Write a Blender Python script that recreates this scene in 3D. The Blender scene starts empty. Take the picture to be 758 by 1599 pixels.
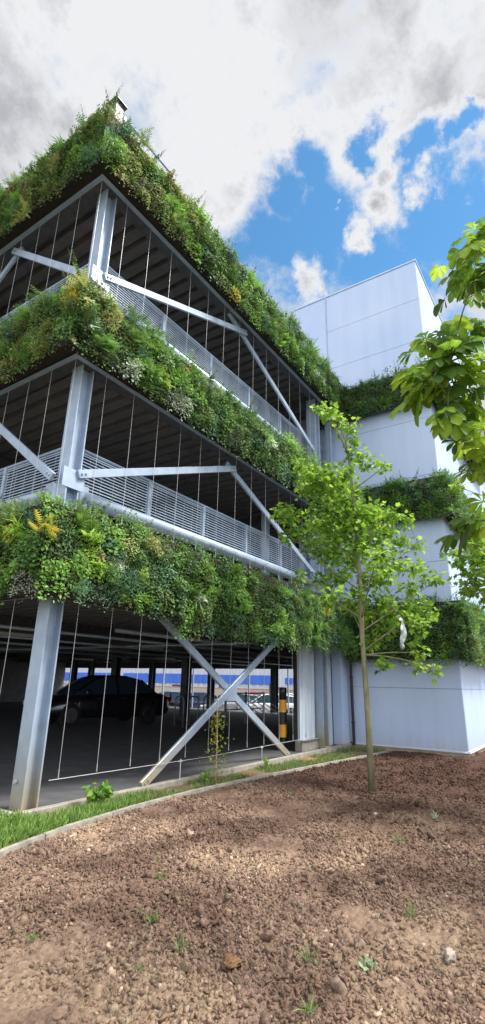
import bpy, math, random
import numpy as np
from mathutils import Matrix, Vector, Euler
random.seed(7)
RNG = np.random.default_rng(11)
SC = bpy.context.scene
COL = SC.collection
R = math.radians

# ------------------------------------------------------------------ materials
def nt(m):
    m.use_nodes = True
    t = m.node_tree
    t.nodes.clear()
    return t
def N(t, kind, **kw):
    n = t.nodes.new(kind)
    for k, v in kw.items():
        if k in n.inputs: n.inputs[k].default_value = v
        else: setattr(n, k, v)
    return n
def ramp(t, fac, stops):
    r = t.nodes.new('ShaderNodeValToRGB')
    e = r.color_ramp.elements
    while len(e) < len(stops): e.new(0.5)
    for i, (p, c) in enumerate(stops):
        e[i].position = p; e[i].color = (*c, 1) if len(c) == 3 else c
    t.links.new(fac, r.inputs[0])
    return r.outputs[0]
def noise(t, scale, detail=4, rough=.55, coord='Object', stretch=None, dist=0):
    tc = t.nodes.new('ShaderNodeTexCoord')
    src = tc.outputs[coord]
    if stretch:
        mp = t.nodes.new('ShaderNodeMapping'); mp.inputs['Scale'].default_value = stretch
        t.links.new(src, mp.inputs[0]); src = mp.outputs[0]
    n = t.nodes.new('ShaderNodeTexNoise')
    n.inputs['Scale'].default_value = scale; n.inputs['Detail'].default_value = detail
    n.inputs['Roughness'].default_value = rough; n.inputs['Distortion'].default_value = dist
    t.links.new(src, n.inputs['Vector'])
    return n.outputs[0]
def mat(name, stops, scale=3, detail=5, rough=.6, metal=0, bump=0, bscale=40, stretch=None, spec=.5, rvar=0, coord='Object', coat=0):
    """noise-coloured principled material: stops = list of (position, colour)"""
    m = bpy.data.materials.new(name); t = nt(m)
    o = t.nodes.new('ShaderNodeOutputMaterial'); b = t.nodes.new('ShaderNodeBsdfPrincipled')
    t.links.new(b.outputs[0], o.inputs[0])
    f = noise(t, scale, detail, stretch=stretch, coord=coord)
    t.links.new(ramp(t, f, stops), b.inputs['Base Color'])
    b.inputs['Roughness'].default_value = rough; b.inputs['Metallic'].default_value = metal
    b.inputs['Specular IOR Level'].default_value = spec
    if coat: b.inputs['Coat Weight'].default_value = coat
    if rvar:
        mr = N(t, 'ShaderNodeMapRange'); mr.inputs[3].default_value = rough - rvar; mr.inputs[4].default_value = rough + rvar
        t.links.new(noise(t, scale * 2.3, 4, coord=coord), mr.inputs[0]); t.links.new(mr.outputs[0], b.inputs['Roughness'])
    if bump:
        bp = N(t, 'ShaderNodeBump'); bp.inputs['Strength'].default_value = bump; bp.inputs['Distance'].default_value = .02
        t.links.new(noise(t, bscale, 6, coord=coord), bp.inputs['Height']); t.links.new(bp.outputs[0], b.inputs['Normal'])
    return m
def leaf_mat(name, trans=.35, rough=.5, gain=1.0):
    m = bpy.data.materials.new(name); t = nt(m)
    o = t.nodes.new('ShaderNodeOutputMaterial'); b = t.nodes.new('ShaderNodeBsdfPrincipled')
    a = N(t, 'ShaderNodeAttribute', attribute_name='leaf')
    n = noise(t, 25, 3)
    hv = N(t, 'ShaderNodeHueSaturation'); hv.inputs['Saturation'].default_value = 1.0
    mr = N(t, 'ShaderNodeMapRange'); mr.inputs[3].default_value = .75 * gain; mr.inputs[4].default_value = 1.25 * gain
    t.links.new(n, mr.inputs[0]); t.links.new(mr.outputs[0], hv.inputs['Value']); t.links.new(a.outputs['Color'], hv.inputs['Color'])
    t.links.new(hv.outputs[0], b.inputs['Base Color']); b.inputs['Roughness'].default_value = rough
    b.inputs['Specular IOR Level'].default_value = .35
    tr = t.nodes.new('ShaderNodeBsdfTranslucent')
    h2 = N(t, 'ShaderNodeHueSaturation'); h2.inputs['Hue'].default_value = .485; h2.inputs['Saturation'].default_value = 1.0; h2.inputs['Value'].default_value = 1.7
    t.links.new(hv.outputs[0], h2.inputs['Color']); t.links.new(h2.outputs[0], tr.inputs[0])
    mx = N(t, 'ShaderNodeMixShader'); mx.inputs[0].default_value = trans
    t.links.new(b.outputs[0], mx.inputs[1]); t.links.new(tr.outputs[0], mx.inputs[2]); t.links.new(mx.outputs[0], o.inputs[0])
    return m
M = {}
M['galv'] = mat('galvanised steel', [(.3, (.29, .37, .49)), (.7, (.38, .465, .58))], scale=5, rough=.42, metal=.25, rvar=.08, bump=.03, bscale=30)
def dirty(m, zlo, zhi, colr, amt=1.0, streak=(7, 7, 7)):
    """splash-back dirt and run-off that reach a ragged height on a surface"""
    t = m.node_tree; b = next(n for n in t.nodes if n.type == 'BSDF_PRINCIPLED'); src = b.inputs['Base Color'].links[0].from_socket
    tc = t.nodes.new('ShaderNodeTexCoord'); sp = t.nodes.new('ShaderNodeSeparateXYZ'); t.links.new(tc.outputs['Object'], sp.inputs[0])
    mr = N(t, 'ShaderNodeMapRange'); mr.inputs[1].default_value = zhi; mr.inputs[2].default_value = zlo; t.links.new(sp.outputs[2], mr.inputs[0])
    ns = noise(t, 1, 6, .65, stretch=streak); ml = N(t, 'ShaderNodeMath', operation='MULTIPLY_ADD'); ml.inputs[1].default_value = 1.2; ml.inputs[2].default_value = -.6; t.links.new(ns, ml.inputs[0])
    ad = N(t, 'ShaderNodeMath', operation='ADD', use_clamp=True); t.links.new(ml.outputs[0], ad.inputs[0]); t.links.new(mr.outputs[0], ad.inputs[1])
    m2 = N(t, 'ShaderNodeMath', operation='MULTIPLY', use_clamp=True); m2.inputs[1].default_value = amt; mr2 = N(t, 'ShaderNodeMath', operation='MULTIPLY'); t.links.new(ad.outputs[0], mr2.inputs[0]); t.links.new(mr.outputs[0], mr2.inputs[1]); t.links.new(mr2.outputs[0], m2.inputs[0])
    mx = N(t, 'ShaderNodeMix', data_type='RGBA'); t.links.new(m2.outputs[0], mx.inputs[0]); t.links.new(src, mx.inputs[6]); mx.inputs[7].default_value = (*colr, 1); t.links.new(mx.outputs[2], b.inputs['Base Color'])
dirty(M['galv'], .1, 1.1, (.33, .29, .21), 1.0)
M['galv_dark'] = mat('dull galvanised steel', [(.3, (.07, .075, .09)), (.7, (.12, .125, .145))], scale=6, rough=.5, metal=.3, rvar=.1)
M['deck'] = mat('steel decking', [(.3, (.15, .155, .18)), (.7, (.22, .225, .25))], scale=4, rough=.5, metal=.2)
M['clad'] = mat('pale cladding', [(.3, (.43, .56, .80)), (.5, (.47, .59, .81)), (.75, (.52, .63, .82))], scale=.45, rough=.38, rvar=.08, bump=.015, bscale=3)
dirty(M['clad'], 0, .5, (.42, .40, .36), .55, (9, 9, 2))
# faint rain streaks and panel-to-panel unevenness
def streaks(m, amt):
    t = m.node_tree; b = next(n for n in t.nodes if n.type == 'BSDF_PRINCIPLED'); src = b.inputs['Base Color'].links[0].from_socket
    mx = N(t, 'ShaderNodeMix', data_type='RGBA', blend_type='MULTIPLY'); mx.inputs[0].default_value = amt
    t.links.new(src, mx.inputs[6]); t.links.new(ramp(t, noise(t, 1, 6, .6, stretch=(3.2, 3.2, .3)), [(.38, (.62, .64, .66)), (.56, (1, 1, 1))]), mx.inputs[7]); t.links.new(mx.outputs[2], b.inputs['Base Color'])
streaks(M['clad'], .13)
M['clad_stain'] = mat('weathered cladding', [(.35, (.36, .42, .50)), (.6, (.50, .57, .66))], scale=2, stretch=(6, 6, .4), rough=.45)
M['seam'] = mat('dark joint', [(.3, (.12, .14, .18)), (.7, (.18, .2, .25))], rough=.6)
M['black'] = mat('black plastic', [(.3, (.008, .009, .012)), (.7, (.016, .017, .022))], rough=.35)
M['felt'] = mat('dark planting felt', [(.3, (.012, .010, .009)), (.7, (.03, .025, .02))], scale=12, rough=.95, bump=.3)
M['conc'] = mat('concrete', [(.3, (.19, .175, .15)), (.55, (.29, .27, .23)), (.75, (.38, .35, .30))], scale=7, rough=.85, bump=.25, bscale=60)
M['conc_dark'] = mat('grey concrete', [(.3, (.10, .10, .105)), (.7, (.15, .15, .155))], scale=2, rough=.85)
M['plinth'] = mat('beige plinth', [(.3, (.38, .29, .19)), (.7, (.50, .40, .27))], scale=5, rough=.8, bump=.2)
M['asphalt'] = mat('asphalt', [(.3, (.055, .057, .064)), (.55, (.08, .083, .09)), (.75, (.11, .112, .118))], scale=3, detail=9, rough=.8, bump=.3, bscale=150, rvar=.1)
M['lot'] = mat('outer asphalt', [(.3, (.10, .10, .105)), (.7, (.15, .15, .15))], scale=1, detail=8, rough=.9)
M['yellow'] = mat('yellow paint', [(.3, (.75, .33, .015)), (.7, (.85, .42, .03))], rough=.45)
M['white'] = mat('white paint', [(.3, (.70, .70, .70)), (.7, (.8, .8, .8))], rough=.5)
M['blue'] = mat('blue cladding', [(.3, (.03, .11, .50)), (.7, (.05, .17, .65))], scale=.6, stretch=(1, 6, .3), rough=.5)
M['corr'] = mat('pale corrugated cladding', [(.3, (.42, .45, .52)), (.7, (.60, .63, .68))], scale=1.2, stretch=(1, 6, .2), rough=.5)
M['bark'] = mat('smooth young bark', [(.25, (.13, .125, .065)), (.5, (.22, .215, .12)), (.8, (.33, .31, .20))], scale=14, stretch=(1, 1, .35), rough=.8, bump=.35, bscale=60)
M['bark2'] = mat('rough brown bark', [(.3, (.06, .045, .03)), (.7, (.14, .11, .08))], scale=12, stretch=(1, 1, .25), rough=.9, bump=.5, bscale=40)
M['leafwall'] = leaf_mat('wall foliage', .30, .5)
M['leaftree'] = leaf_mat('young tree leaf', .42, .45)
M['leafchest'] = leaf_mat('chestnut leaf', .5, .4)
M['grass'] = leaf_mat('grass blades', .3, .6)
M['carpaint_black'] = mat('black car paint', [(.3, (.008, .009, .012)), (.7, (.012, .013, .018))], rough=.2, coat=1)
M['carpaint_white'] = mat('white car paint', [(.3, (.68, .70, .72)), (.7, (.75, .76, .78))], rough=.25, coat=1)
M['carpaint_silver'] = mat('silver car paint', [(.3, (.35, .37, .40)), (.7, (.42, .44, .47))], rough=.3, metal=.5, coat=1)
M['carpaint_blue'] = mat('navy car paint', [(.3, (.02, .03, .07)), (.7, (.03, .045, .1))], rough=.25, coat=1)
M['carpaint_red'] = mat('red car paint', [(.3, (.35, .02, .02)), (.7, (.42, .03, .03))], rough=.25, coat=1)
M['tyre'] = mat('tyre rubber', [(.3, (.012, .012, .012)), (.7, (.02, .02, .02))], rough=.9)
M['rim'] = mat('alloy rim', [(.3, (.10, .10, .11)), (.7, (.16, .16, .17))], rough=.3, metal=.8)
M['lampglass'] = mat('lamp lens', [(.3, (.55, .57, .6)), (.7, (.7, .72, .75))], rough=.1)
M['redlens'] = mat('red lens', [(.3, (.45, .01, .01)), (.7, (.55, .02, .02))], rough=.15)
M['polythene'] = mat('translucent white polythene', [(.3, (.20, .25, .24)), (.7, (.48, .53, .52))], scale=14, rough=.3)
M['stone'] = mat('pale stone', [(.3, (.33, .27, .22)), (.7, (.50, .43, .36))], scale=9, rough=.85, bump=.3)
def glass_mat():
    m = bpy.data.materials.new('tinted glass'); t = nt(m)
    o = t.nodes.new('ShaderNodeOutputMaterial'); b = t.nodes.new('ShaderNodeBsdfPrincipled')
    b.inputs['Base Color'].default_value = (.03, .06, .09, 1); b.inputs['Roughness'].default_value = .05
    b.inputs['Specular IOR Level'].default_value = .8
    t.links.new(b.outputs[0], o.inputs[0]); return m
M['glass'] = glass_mat()
def soil_mat(name, clod=False):
    m = bpy.data.materials.new(name); t = nt(m)
    o = t.nodes.new('ShaderNodeOutputMaterial'); b = t.nodes.new('ShaderNodeBsdfPrincipled')
    t.links.new(b.outputs[0], o.inputs[0]); b.inputs['Roughness'].default_value = .95; b.inputs['Specular IOR Level'].default_value = .15
    fine = noise(t, 30, 8, .65); mid = noise(t, 1.1, 6, .6)
    dry = ramp(t, fine, [(.25, (.145, .098, .070)), (.5, (.265, .195, .145)), (.75, (.42, .33, .255))])
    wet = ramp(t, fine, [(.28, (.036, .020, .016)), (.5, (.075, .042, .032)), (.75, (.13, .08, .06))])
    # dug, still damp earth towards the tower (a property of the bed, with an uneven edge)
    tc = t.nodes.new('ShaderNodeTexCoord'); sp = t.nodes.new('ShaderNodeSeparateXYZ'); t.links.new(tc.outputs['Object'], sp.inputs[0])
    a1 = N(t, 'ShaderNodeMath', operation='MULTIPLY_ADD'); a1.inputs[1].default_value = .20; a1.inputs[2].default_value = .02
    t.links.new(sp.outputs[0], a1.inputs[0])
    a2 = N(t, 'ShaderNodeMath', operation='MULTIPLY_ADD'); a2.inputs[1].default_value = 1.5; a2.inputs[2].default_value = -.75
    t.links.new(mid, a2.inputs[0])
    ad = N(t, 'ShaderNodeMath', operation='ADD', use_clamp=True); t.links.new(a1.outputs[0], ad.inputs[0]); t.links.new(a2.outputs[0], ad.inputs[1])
    mx = N(t, 'ShaderNodeMix', data_type='RGBA')
    # broad paler (dried, sandy) and browner (turned) patches
    pt = N(t, 'ShaderNodeMix', data_type='RGBA', blend_type='MULTIPLY'); pt.inputs[0].default_value = 1
    t.links.new(dry, pt.inputs[6]); t.links.new(ramp(t, noise(t, .75, 5, .6, dist=.4), [(.38, (.52, .46, .45)), (.5, (.86, .80, .79)), (.60, (1.22, 1.18, 1.10))]), pt.inputs[7]); dry = pt.outputs[2]
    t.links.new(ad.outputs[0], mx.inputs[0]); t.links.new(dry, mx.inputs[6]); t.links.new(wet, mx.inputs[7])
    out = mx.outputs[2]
    if clod:
        a = N(t, 'ShaderNodeAttribute', attribute_name='leaf')
        m2 = N(t, 'ShaderNodeMix', data_type='RGBA', blend_type='MULTIPLY'); m2.inputs[0].default_value = 1
        t.links.new(out, m2.inputs[6]); t.links.new(a.outputs['Color'], m2.inputs[7]); out = m2.outputs[2]
    t.links.new(out, b.inputs['Base Color'])
    bp = N(t, 'ShaderNodeBump'); bp.inputs['Strength'].default_value = .7; bp.inputs['Distance'].default_value = .02
    t.links.new(noise(t, 70, 8, .7), bp.inputs['Height']); t.links.new(bp.outputs[0], b.inputs['Normal'])
    return m
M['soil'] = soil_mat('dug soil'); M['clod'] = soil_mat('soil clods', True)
M['verge'] = mat('verge earth', [(.3, (.05, .07, .02)), (.5, (.12, .10, .05)), (.62, (.24, .13, .06)), (.8, (.30, .17, .09))], scale=3, detail=8, rough=.95, bump=.5, bscale=50)
M['lump'] = mat('orange brown clod', [(.3, (.13, .065, .03)), (.7, (.26, .14, .07))], scale=12, rough=.95, bump=.8, bscale=50)
M['ground'] = mat('rough ground', [(.3, (.06, .08, .03)), (.7, (.12, .11, .07))], scale=.3, detail=8, rough=.95)
def brick_mat():
    m = bpy.data.materials.new('orange brick'); t = nt(m)
    o = t.nodes.new('ShaderNodeOutputMaterial'); b = t.nodes.new('ShaderNodeBsdfPrincipled'); t.links.new(b.outputs[0], o.inputs[0])
    tc = t.nodes.new('ShaderNodeTexCoord'); mp = t.nodes.new('ShaderNodeMapping'); mp.inputs['Rotation'].default_value = (R(90), 0, R(90))
    t.links.new(tc.outputs['Object'], mp.inputs[0])
    br = t.nodes.new('ShaderNodeTexBrick'); br.inputs['Color1'].default_value = (.50, .17, .08, 1); br.inputs['Color2'].default_value = (.40, .13, .07, 1)
    br.inputs['Mortar'].default_value = (.45, .40, .33, 1); br.inputs['Scale'].default_value = 3
    t.links.new(mp.outputs[0], br.inputs[0]); t.links.new(br.outputs[0], b.inputs['Base Color']); b.inputs['Roughness'].default_value = .9
    return m
M['brick'] = brick_mat()

# ------------------------------------------------------------------ objects
def tag(o, label=None, cat=None, group=None, kind=None):
    if label: o['label'] = label
    if cat: o['category'] = cat
    if group: o['group'] = group
    if kind: o['kind'] = kind
    return o
def empty(name, loc, label, cat, group=None, rz=0):
    o = bpy.data.objects.new(name, None); COL.objects.link(o); o.location = loc; o.rotation_euler = (0, 0, rz)
    o.empty_display_size = .2
    return tag(o, label, cat, group)
def link(name, me, parent=None):
    o = bpy.data.objects.new(name, me); COL.objects.link(o)
    if parent is not None: o.parent = parent
    return o
def copy_tree(o, parent=None):
    c = o.copy(); COL.objects.link(c)
    if parent is not None: c.parent = parent
    for ch in o.children: copy_tree(ch, c)
    return c
class MB:
    """collects shapes in the local frame of the part's parent"""
    def __init__(s, off=(0, 0, 0)): s.v = []; s.f = []; s.o = Vector(off)
    def add(s, vs, fs):
        b = len(s.v); s.v += [tuple(Vector(v) - s.o) for v in vs]; s.f += [tuple(b + i for i in f) for f in fs]; return s
    def box(s, x0, y0, z0, x1, y1, z1):
        x0, x1 = min(x0, x1), max(x0, x1); y0, y1 = min(y0, y1), max(y0, y1); z0, z1 = min(z0, z1), max(z0, z1)
        return s.add([(x0, y0, z0), (x1, y0, z0), (x1, y1, z0), (x0, y1, z0), (x0, y0, z1), (x1, y0, z1), (x1, y1, z1), (x0, y1, z1)],
              [(0, 3, 2, 1), (4, 5, 6, 7), (0, 1, 5, 4), (1, 2, 6, 5), (2, 3, 7, 6), (3, 0, 4, 7)])
    def bar(s, p, q, w, h, up=(0, 0, 1)):
        p = Vector(p); q = Vector(q); d = (q - p).normalized(); u = Vector(up)
        a = d.cross(u).normalized() * w / 2; b = a.cross(d).normalized() * h / 2
        vs = [p - a - b, p + a - b, p + a + b, p - a + b, q - a - b, q + a - b, q + a + b, q - a + b]
        return s.add(vs, [(0, 1, 2, 3), (7, 6, 5, 4), (0, 4, 5, 1), (1, 5, 6, 2), (2, 6, 7, 3), (3, 7, 4, 0)])
    def tube(s, pts, rad, n=8, cap=True):
        pts = [Vector(p) for p in pts]
        rad = rad if isinstance(rad, (list, tuple)) else [rad] * len(pts)
        vs = []; fs = []; ref = None
        for i, p in enumerate(pts):
            d = (pts[min(i + 1, len(pts) - 1)] - pts[max(i - 1, 0)]).normalized()
            if ref is None: ref = d.orthogonal().normalized()
            ref = (ref - d * ref.dot(d)).normalized(); bn = d.cross(ref)
            for k in range(n):
                a = 2 * math.pi * k / n; vs.append(p + (ref * math.cos(a) + bn * math.sin(a)) * rad[i])
        for i in range(len(pts) - 1):
            for k in range(n):
                fs.append((i * n + k, i * n + (k + 1) % n, (i + 1) * n + (k + 1) % n, (i + 1) * n + k))
        if cap: fs.append(tuple(range(n - 1, -1, -1))); fs.append(tuple((len(pts) - 1) * n + k for k in range(n)))
        return s.add(vs, fs)
    def prism(s, prof, axis, a, b):
        """extrude a closed 2-D profile along an axis from a to b"""
        def P(u, v, w): return {0: (w, u, v), 1: (u, w, v), 2: (u, v, w)}[axis]
        n = len(prof); vs = [P(u, v, a) for u, v in prof] + [P(u, v, b) for u, v in prof]
        fs = [(i, (i + 1) % n, n + (i + 1) % n, n + i) for i in range(n)] + [tuple(range(n - 1, -1, -1)), tuple(range(n, 2 * n))]
        return s.add(vs, fs)
    def build(s, name, m, parent=None, bevel=0, smooth=False):
        me = bpy.data.meshes.new(name); me.from_pydata(s.v, [], s.f); me.materials.append(m)
        import bmesh
        bm = bmesh.new(); bm.from_mesh(me); bmesh.ops.recalc_face_normals(bm, faces=bm.faces)
        if bevel:
            bmesh.ops.bevel(bm, geom=[e for e in bm.edges if len(e.link_faces) == 2 and e.calc_face_angle(0) > .6], offset=bevel, segments=1, affect='EDGES', clamp_overlap=True)
        bm.to_mesh(me); bm.free()
        if smooth:
            me.polygons.foreach_set('use_smooth', [True] * len(me.polygons))
        return link(name, me, parent)
def np_mesh(name, V, F, m, colors=None, smooth=False):
    """V (n,3); F list of index arrays, each (k, sides); colors (n,3) per vertex"""
    me = bpy.data.meshes.new(name); me.vertices.add(len(V)); me.vertices.foreach_set('co', np.ascontiguousarray(V, np.float32).ravel())
    loops = np.concatenate([f.ravel() for f in F]); sizes = np.concatenate([np.full(len(f), f.shape[1]) for f in F])
    starts = np.concatenate([[0], np.cumsum(sizes)[:-1]])
    me.loops.add(len(loops)); me.loops.foreach_set('vertex_index', loops.astype(np.int32))
    me.polygons.add(len(sizes)); me.polygons.foreach_set('loop_start', starts.astype(np.int32))
    me.update(calc_edges=True)
    if smooth: me.polygons.foreach_set('use_smooth', np.ones(len(sizes), bool))
    if colors is not None:
        at = me.attributes.new('leaf', 'FLOAT_COLOR', 'POINT')
        c = np.ones((len(V), 4), np.float32); c[:, :3] = colors; at.data.foreach_set('color', c.ravel())
    me.materials.append(m); me.validate(); return me

# ------------------------------------------------------------------ leaf templates (x across, y along, z normal)
def T_(v, f): return (np.array(v, float), [np.array(q) for q in f])
OVAL = T_([(0, 0, 0), (.30, .28, .06), (.30, .68, .05), (0, 1, -.08), (-.30, .68, .05), (-.30, .28, .06)], [[(0, 1, 2, 3), (0, 3, 4, 5)]])
HEART = T_([(0, .05, 0), (.42, .12, .08), (.40, .60, .08), (0, 1, -.12), (-.40, .60, .08), (-.42, .12, .08)], [[(0, 1, 2, 3), (0, 3, 4, 5)]])
BLADE = T_([(-.05, 0, 0), (.05, 0, 0), (.045, .5, .05), (-.045, .5, .05), (.0, 1, -.12)], [[(0, 1, 2, 3)], [(3, 2, 4)]])
def lobed():
    out = [(0, 0), (.22, .02), (.46, .10), (.30, .30), (.52, .52), (.24, .60), (.14, .78), (0, 1.0), (-.14, .78), (-.24, .60), (-.52, .52), (-.30, .30), (-.46, .10), (-.22, .02)]
    v = [(x, y, .10 * abs(x) * 2 - .10 * y * y) for x, y in out] + [(0, .40, 0.0)]
    c = len(v) - 1
    return T_(v, [[(c, i, (i + 1) % len(out)) for i in range(len(out))]])
LOBED = lobed()
def fern():
    v = []; f3 = []
    for i in range(8):
        y = .1 + i * .11; w = .22 * math.sin(math.pi * (i + 1.5) / 10)
        z = -.25 * y * y
        for sgn in (-1, 1):
            b = len(v); v += [(0, y - .04, z), (0, y + .04, z), (sgn * w, y + .09, z - .03)]
            f3.append((b, b + 1, b + 2))
    return T_(v, [f3])
FERN = fern()
def unit(a): return a / np.maximum(np.linalg.norm(a, axis=-1, keepdims=True), 1e-9)
class Leaves:
    def __init__(s): s.V = []; s.F = {}; s.C = []; s.n = 0
    def add(s, tmpl, pos, along, normal, size, color):
        tv, tf = tmpl; k = len(pos)
        if k == 0: return
        along = unit(along); x = unit(np.cross(along, normal)); z = np.cross(x, along)
        size = np.asarray(size).reshape(-1, 1, 1) * np.ones((k, 1, 1))
        V = pos[:, None, :] + size * (tv[None, :, 0:1] * x[:, None] + tv[None, :, 1:2] * along[:, None] + tv[None, :, 2:3] * z[:, None])
        base = s.n + np.arange(k) * len(tv)
        for f in tf:
            s.F.setdefault(f.shape[1], []).append((f[None] + base[:, None, None]).reshape(-1, f.shape[1]))
        s.V.append(V.reshape(-1, 3)); s.C.append(np.repeat(color, len(tv), axis=0)); s.n += k * len(tv)
    def build(s, name, m, parent=None, off=(0, 0, 0)):
        me = np_mesh(name, np.concatenate(s.V) - np.array(off), [np.concatenate(q) for q in s.F.values()], m, np.concatenate(s.C))
        return link(name, me, parent)
def vnoise(x, y, seed=0):
    xi = np.floor(x).astype(np.int64); yi = np.floor(y).astype(np.int64); xf = x - xi; yf = y - yi
    def h(a, b):
        n = (a * 374761393 + b * 668265263 + seed * 1442695) & 0x7fffffff
        n = ((n ^ (n >> 13)) * 1274126177) & 0x7fffffff
        return ((n ^ (n >> 16)) & 0xffff) / 65535.0
    u = xf * xf * (3 - 2 * xf); v = yf * yf * (3 - 2 * yf)
    return (h(xi, yi) * (1 - u) + h(xi + 1, yi) * u) * (1 - v) + (h(xi, yi + 1) * (1 - u) + h(xi + 1, yi + 1) * u) * v
def fbm(x, y, oct=5, seed=0, gain=.5):
    r = 0; a = 1; t = 0
    for i in range(oct): r = r + a * vnoise(x, y, seed + i * 17); t += a; a *= gain; x = x * 2.03 + 7.1; y = y * 2.03 + 3.3
    return r / t

TIPS= [(4.69, -1.63, 6.79, 0.13), (3.87, -2.15, 6.13, 0.14), (4.56, -2.06, 6.35, 0.15), (4.48, -2.3, 6.06, 0.14), (4.54, -2.35, 5.78, 0.14), (4.61, -2.42, 5.5, 0.17), (3.9, -2.49, 4.92, 0.16), (4.73, -2.55, 5.34, 0.12), (4.76, -2.84, 5.25, 0.12), (5.56, -1.61, 5.36, 0.28), (3.91, -1.16, 4.39, 0.15), (3.85, -1.38, 4.28, 0.19), (3.97, -1.51, 3.99, 0.17), (3.81, -1.34, 3.91, 0.12), (3.83, -1.79, 4.99, 0.21), (4.14, -1.83, 4.9, 0.24), (4.27, -1.48, 4.95, 0.17), (4.32, -2.01, 5.05, 0.22), (4.25, -1.39, 5.38, 0.12), (4.26, -1.89, 4.49, 0.29), (4.53, -2.15, 4.65, 0.27), (4.75, -1.52, 4.31, 0.28), (4.62, -1.96, 4.09, 0.3), (4.47, -2.4, 4.23, 0.24), (4.72, -2.56, 4.39, 0.19), (4.52, -1.81, 3.72, 0.27), (5.17, -1.91, 3.73, 0.29), (4.1, -1.69, 3.76, 0.17), (4.55, -2.35, 3.78, 0.24), (5.19, -2.52, 4.53, 0.18), (4.66, -2.92, 4.25, 0.16), (5.07, -3.07, 4.26, 0.12), (5.2, -2.61, 4.14, 0.2), (5.25, -2.88, 3.94, 0.17), (5.26, -3.21, 3.81, 0.11), (4.99, -2.43, 3.99, 0.25), (3.84, -2.92, 3.34, 0.22), (5.36, -2.75, 3.55, 0.2), (4.95, -3.15, 3.37, 0.14), (4.29, -2.85, 3.12, 0.16), (4.8, -2.39, 3.19, 0.2), (5.39, -3.18, 3.28, 0.15), (5.29, -3.45, 3.18, 0.11), (4.88, -3.08, 2.98, 0.14), (4.61, -2.27, 2.89, 0.19), (4.41, -2.02, 3.21, 0.19), (4.97, -1.94, 2.79, 0.18), (5.11, -2.55, 2.83, 0.2), (5.03, -2.78, 2.58, 0.2), (5.55, -2.98, 2.75, 0.2), (5.23, -3.27, 2.64, 0.15), (4.84, -3.2, 2.39, 0.16), (5.03, -2.54, 2.32, 0.17), (4.9, -2.35, 2.16, 0.17), (5.02, -2.97, 2.15, 0.08), (4.65, -2.63, 1.78, 0.11), (5.18, -3.05, 1.72, 0.1), (4.75, -3.42, 1.66, 0.09), (4.92, -2.31, 2.6, 0.17), (5.25, -3.05, 1.96, 0.09), (3.82, -2.14, 2.79, 0.16), (4.25, -1.73, 3.16, 0.15), (3.87, -1.55, 3.16, 0.09)]
CH= [(-0.14, -5.2, 4.81), (-0.52, -5.28, 4.34), (-0.25, -5.11, 4.67), (-0.57, -5.24, 4.13), (-0.17, -5.11, 4.57), (-0.41, -5.06, 4.37), (-0.26, -5.3, 4.74), (-0.09, -5.23, 4.35), (-0.47, -4.84, 3.82), (-0.39, -4.94, 3.91), (-0.93, -4.81, 3.28), (-0.73, -4.82, 3.28), (-0.81, -4.95, 3.43), (-0.71, -5.01, 3.4), (-0.64, -5.09, 3.58), (-0.21, -5.16, 3.94), (-0.62, -5.19, 3.46), (-0.57, -5.12, 3.37), (-0.58, -4.93, 3.33), (-0.34, -4.97, 3.39), (-0.21, -5.06, 3.32), (-0.3, -5.16, 3.45), (-0.6, -5.15, 2.97), (-0.48, -5.03, 3.13), (-0.55, -4.79, 3.57), (-0.81, -4.99, 3.01), (-0.29, -5.19, 3.96), (-0.53, -5.12, 2.87), (-0.43, -5.07, 2.83), (-0.44, -4.98, 2.43), (-0.4, -5.05, 2.39), (-0.47, -5.07, 2.47), (-0.55, -4.92, 2.34), (-0.77, -4.91, 3.33), (-0.5, -5.04, 3.38), (-0.52, -5.34, 4.19), (-0.35, -5.28, 3.69), (-0.31, -5.29, 3.4), (-0.23, -5.2, 3.07), (-0.33, -5.38, 4.56)]
T2= [(3.75, -4.03, 3.26, 0.1), (3.64, -4.16, 3.1, 0.13), (4.09, -4.26, 3.23, 0.14), (3.63, -4.43, 2.94, 0.15), (3.83, -4.23, 2.9, 0.14), (3.69, -4.15, 2.71, 0.1), (4.02, -4.3, 2.75, 0.14), (4.04, -4.49, 3.29, 0.2), (4.87, -4.48, 3.17, 0.27), (4.46, -4.44, 2.71, 0.21), (4.61, -4.66, 3.59, 0.26), (3.19, -4.46, 3.19, 0.11), (3.99, -4.73, 2.89, 0.24), (3.7, -4.44, 3.4, 0.09), (4.21, -4.58, 3.9, 0.15), (3.14, -4.51, 4.53, 0.1), (4.4, -4.52, 5.16, 0.12), (4.4, -4.58, 4.81, 0.14), (3.35, -4.29, 4.08, 0.07)]
BLUE= [(0.63,0.33,0.70,0.1),(0.73,0.2,0.65,0.12),(0.76,0.1,0.64,0.09),(0.592, 0.383, 0.709, 0.085), (0.561, 0.326, 0.761, 0.05), (0.563, 0.255, 0.786, 0.047), (0.636, 0.281, 0.719, 0.093), (0.691, 0.2, 0.695, 0.092), (0.589, 0.147, 0.794, 0.031), (0.643, 0.076, 0.762, 0.035), (0.641, 0.03, 0.767, 0.025), (0.72, 0.092, 0.688, 0.086), (0.699, 0.037, 0.714, 0.054), (0.657, 0.329, 0.678, 0.065)]
PUFF= [(0.653, 0.151, 0.742, 0.049), (0.677, 0.205, 0.706, 0.03), (0.667, 0.084, 0.74, 0.032), (0.626, 0.246, 0.74, 0.014), (0.673, 0.338, 0.658, 0.039), (0.791, 0.081, 0.606, 0.07), (0.63, 0.122, 0.767, 0.036)]
BRIGHT= (0.315, 0.384, 0.868, 0.047)
SUN_E, SKY_S, CLOUD_S, EXPO = 3.3, .10, .25, 1.2
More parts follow.
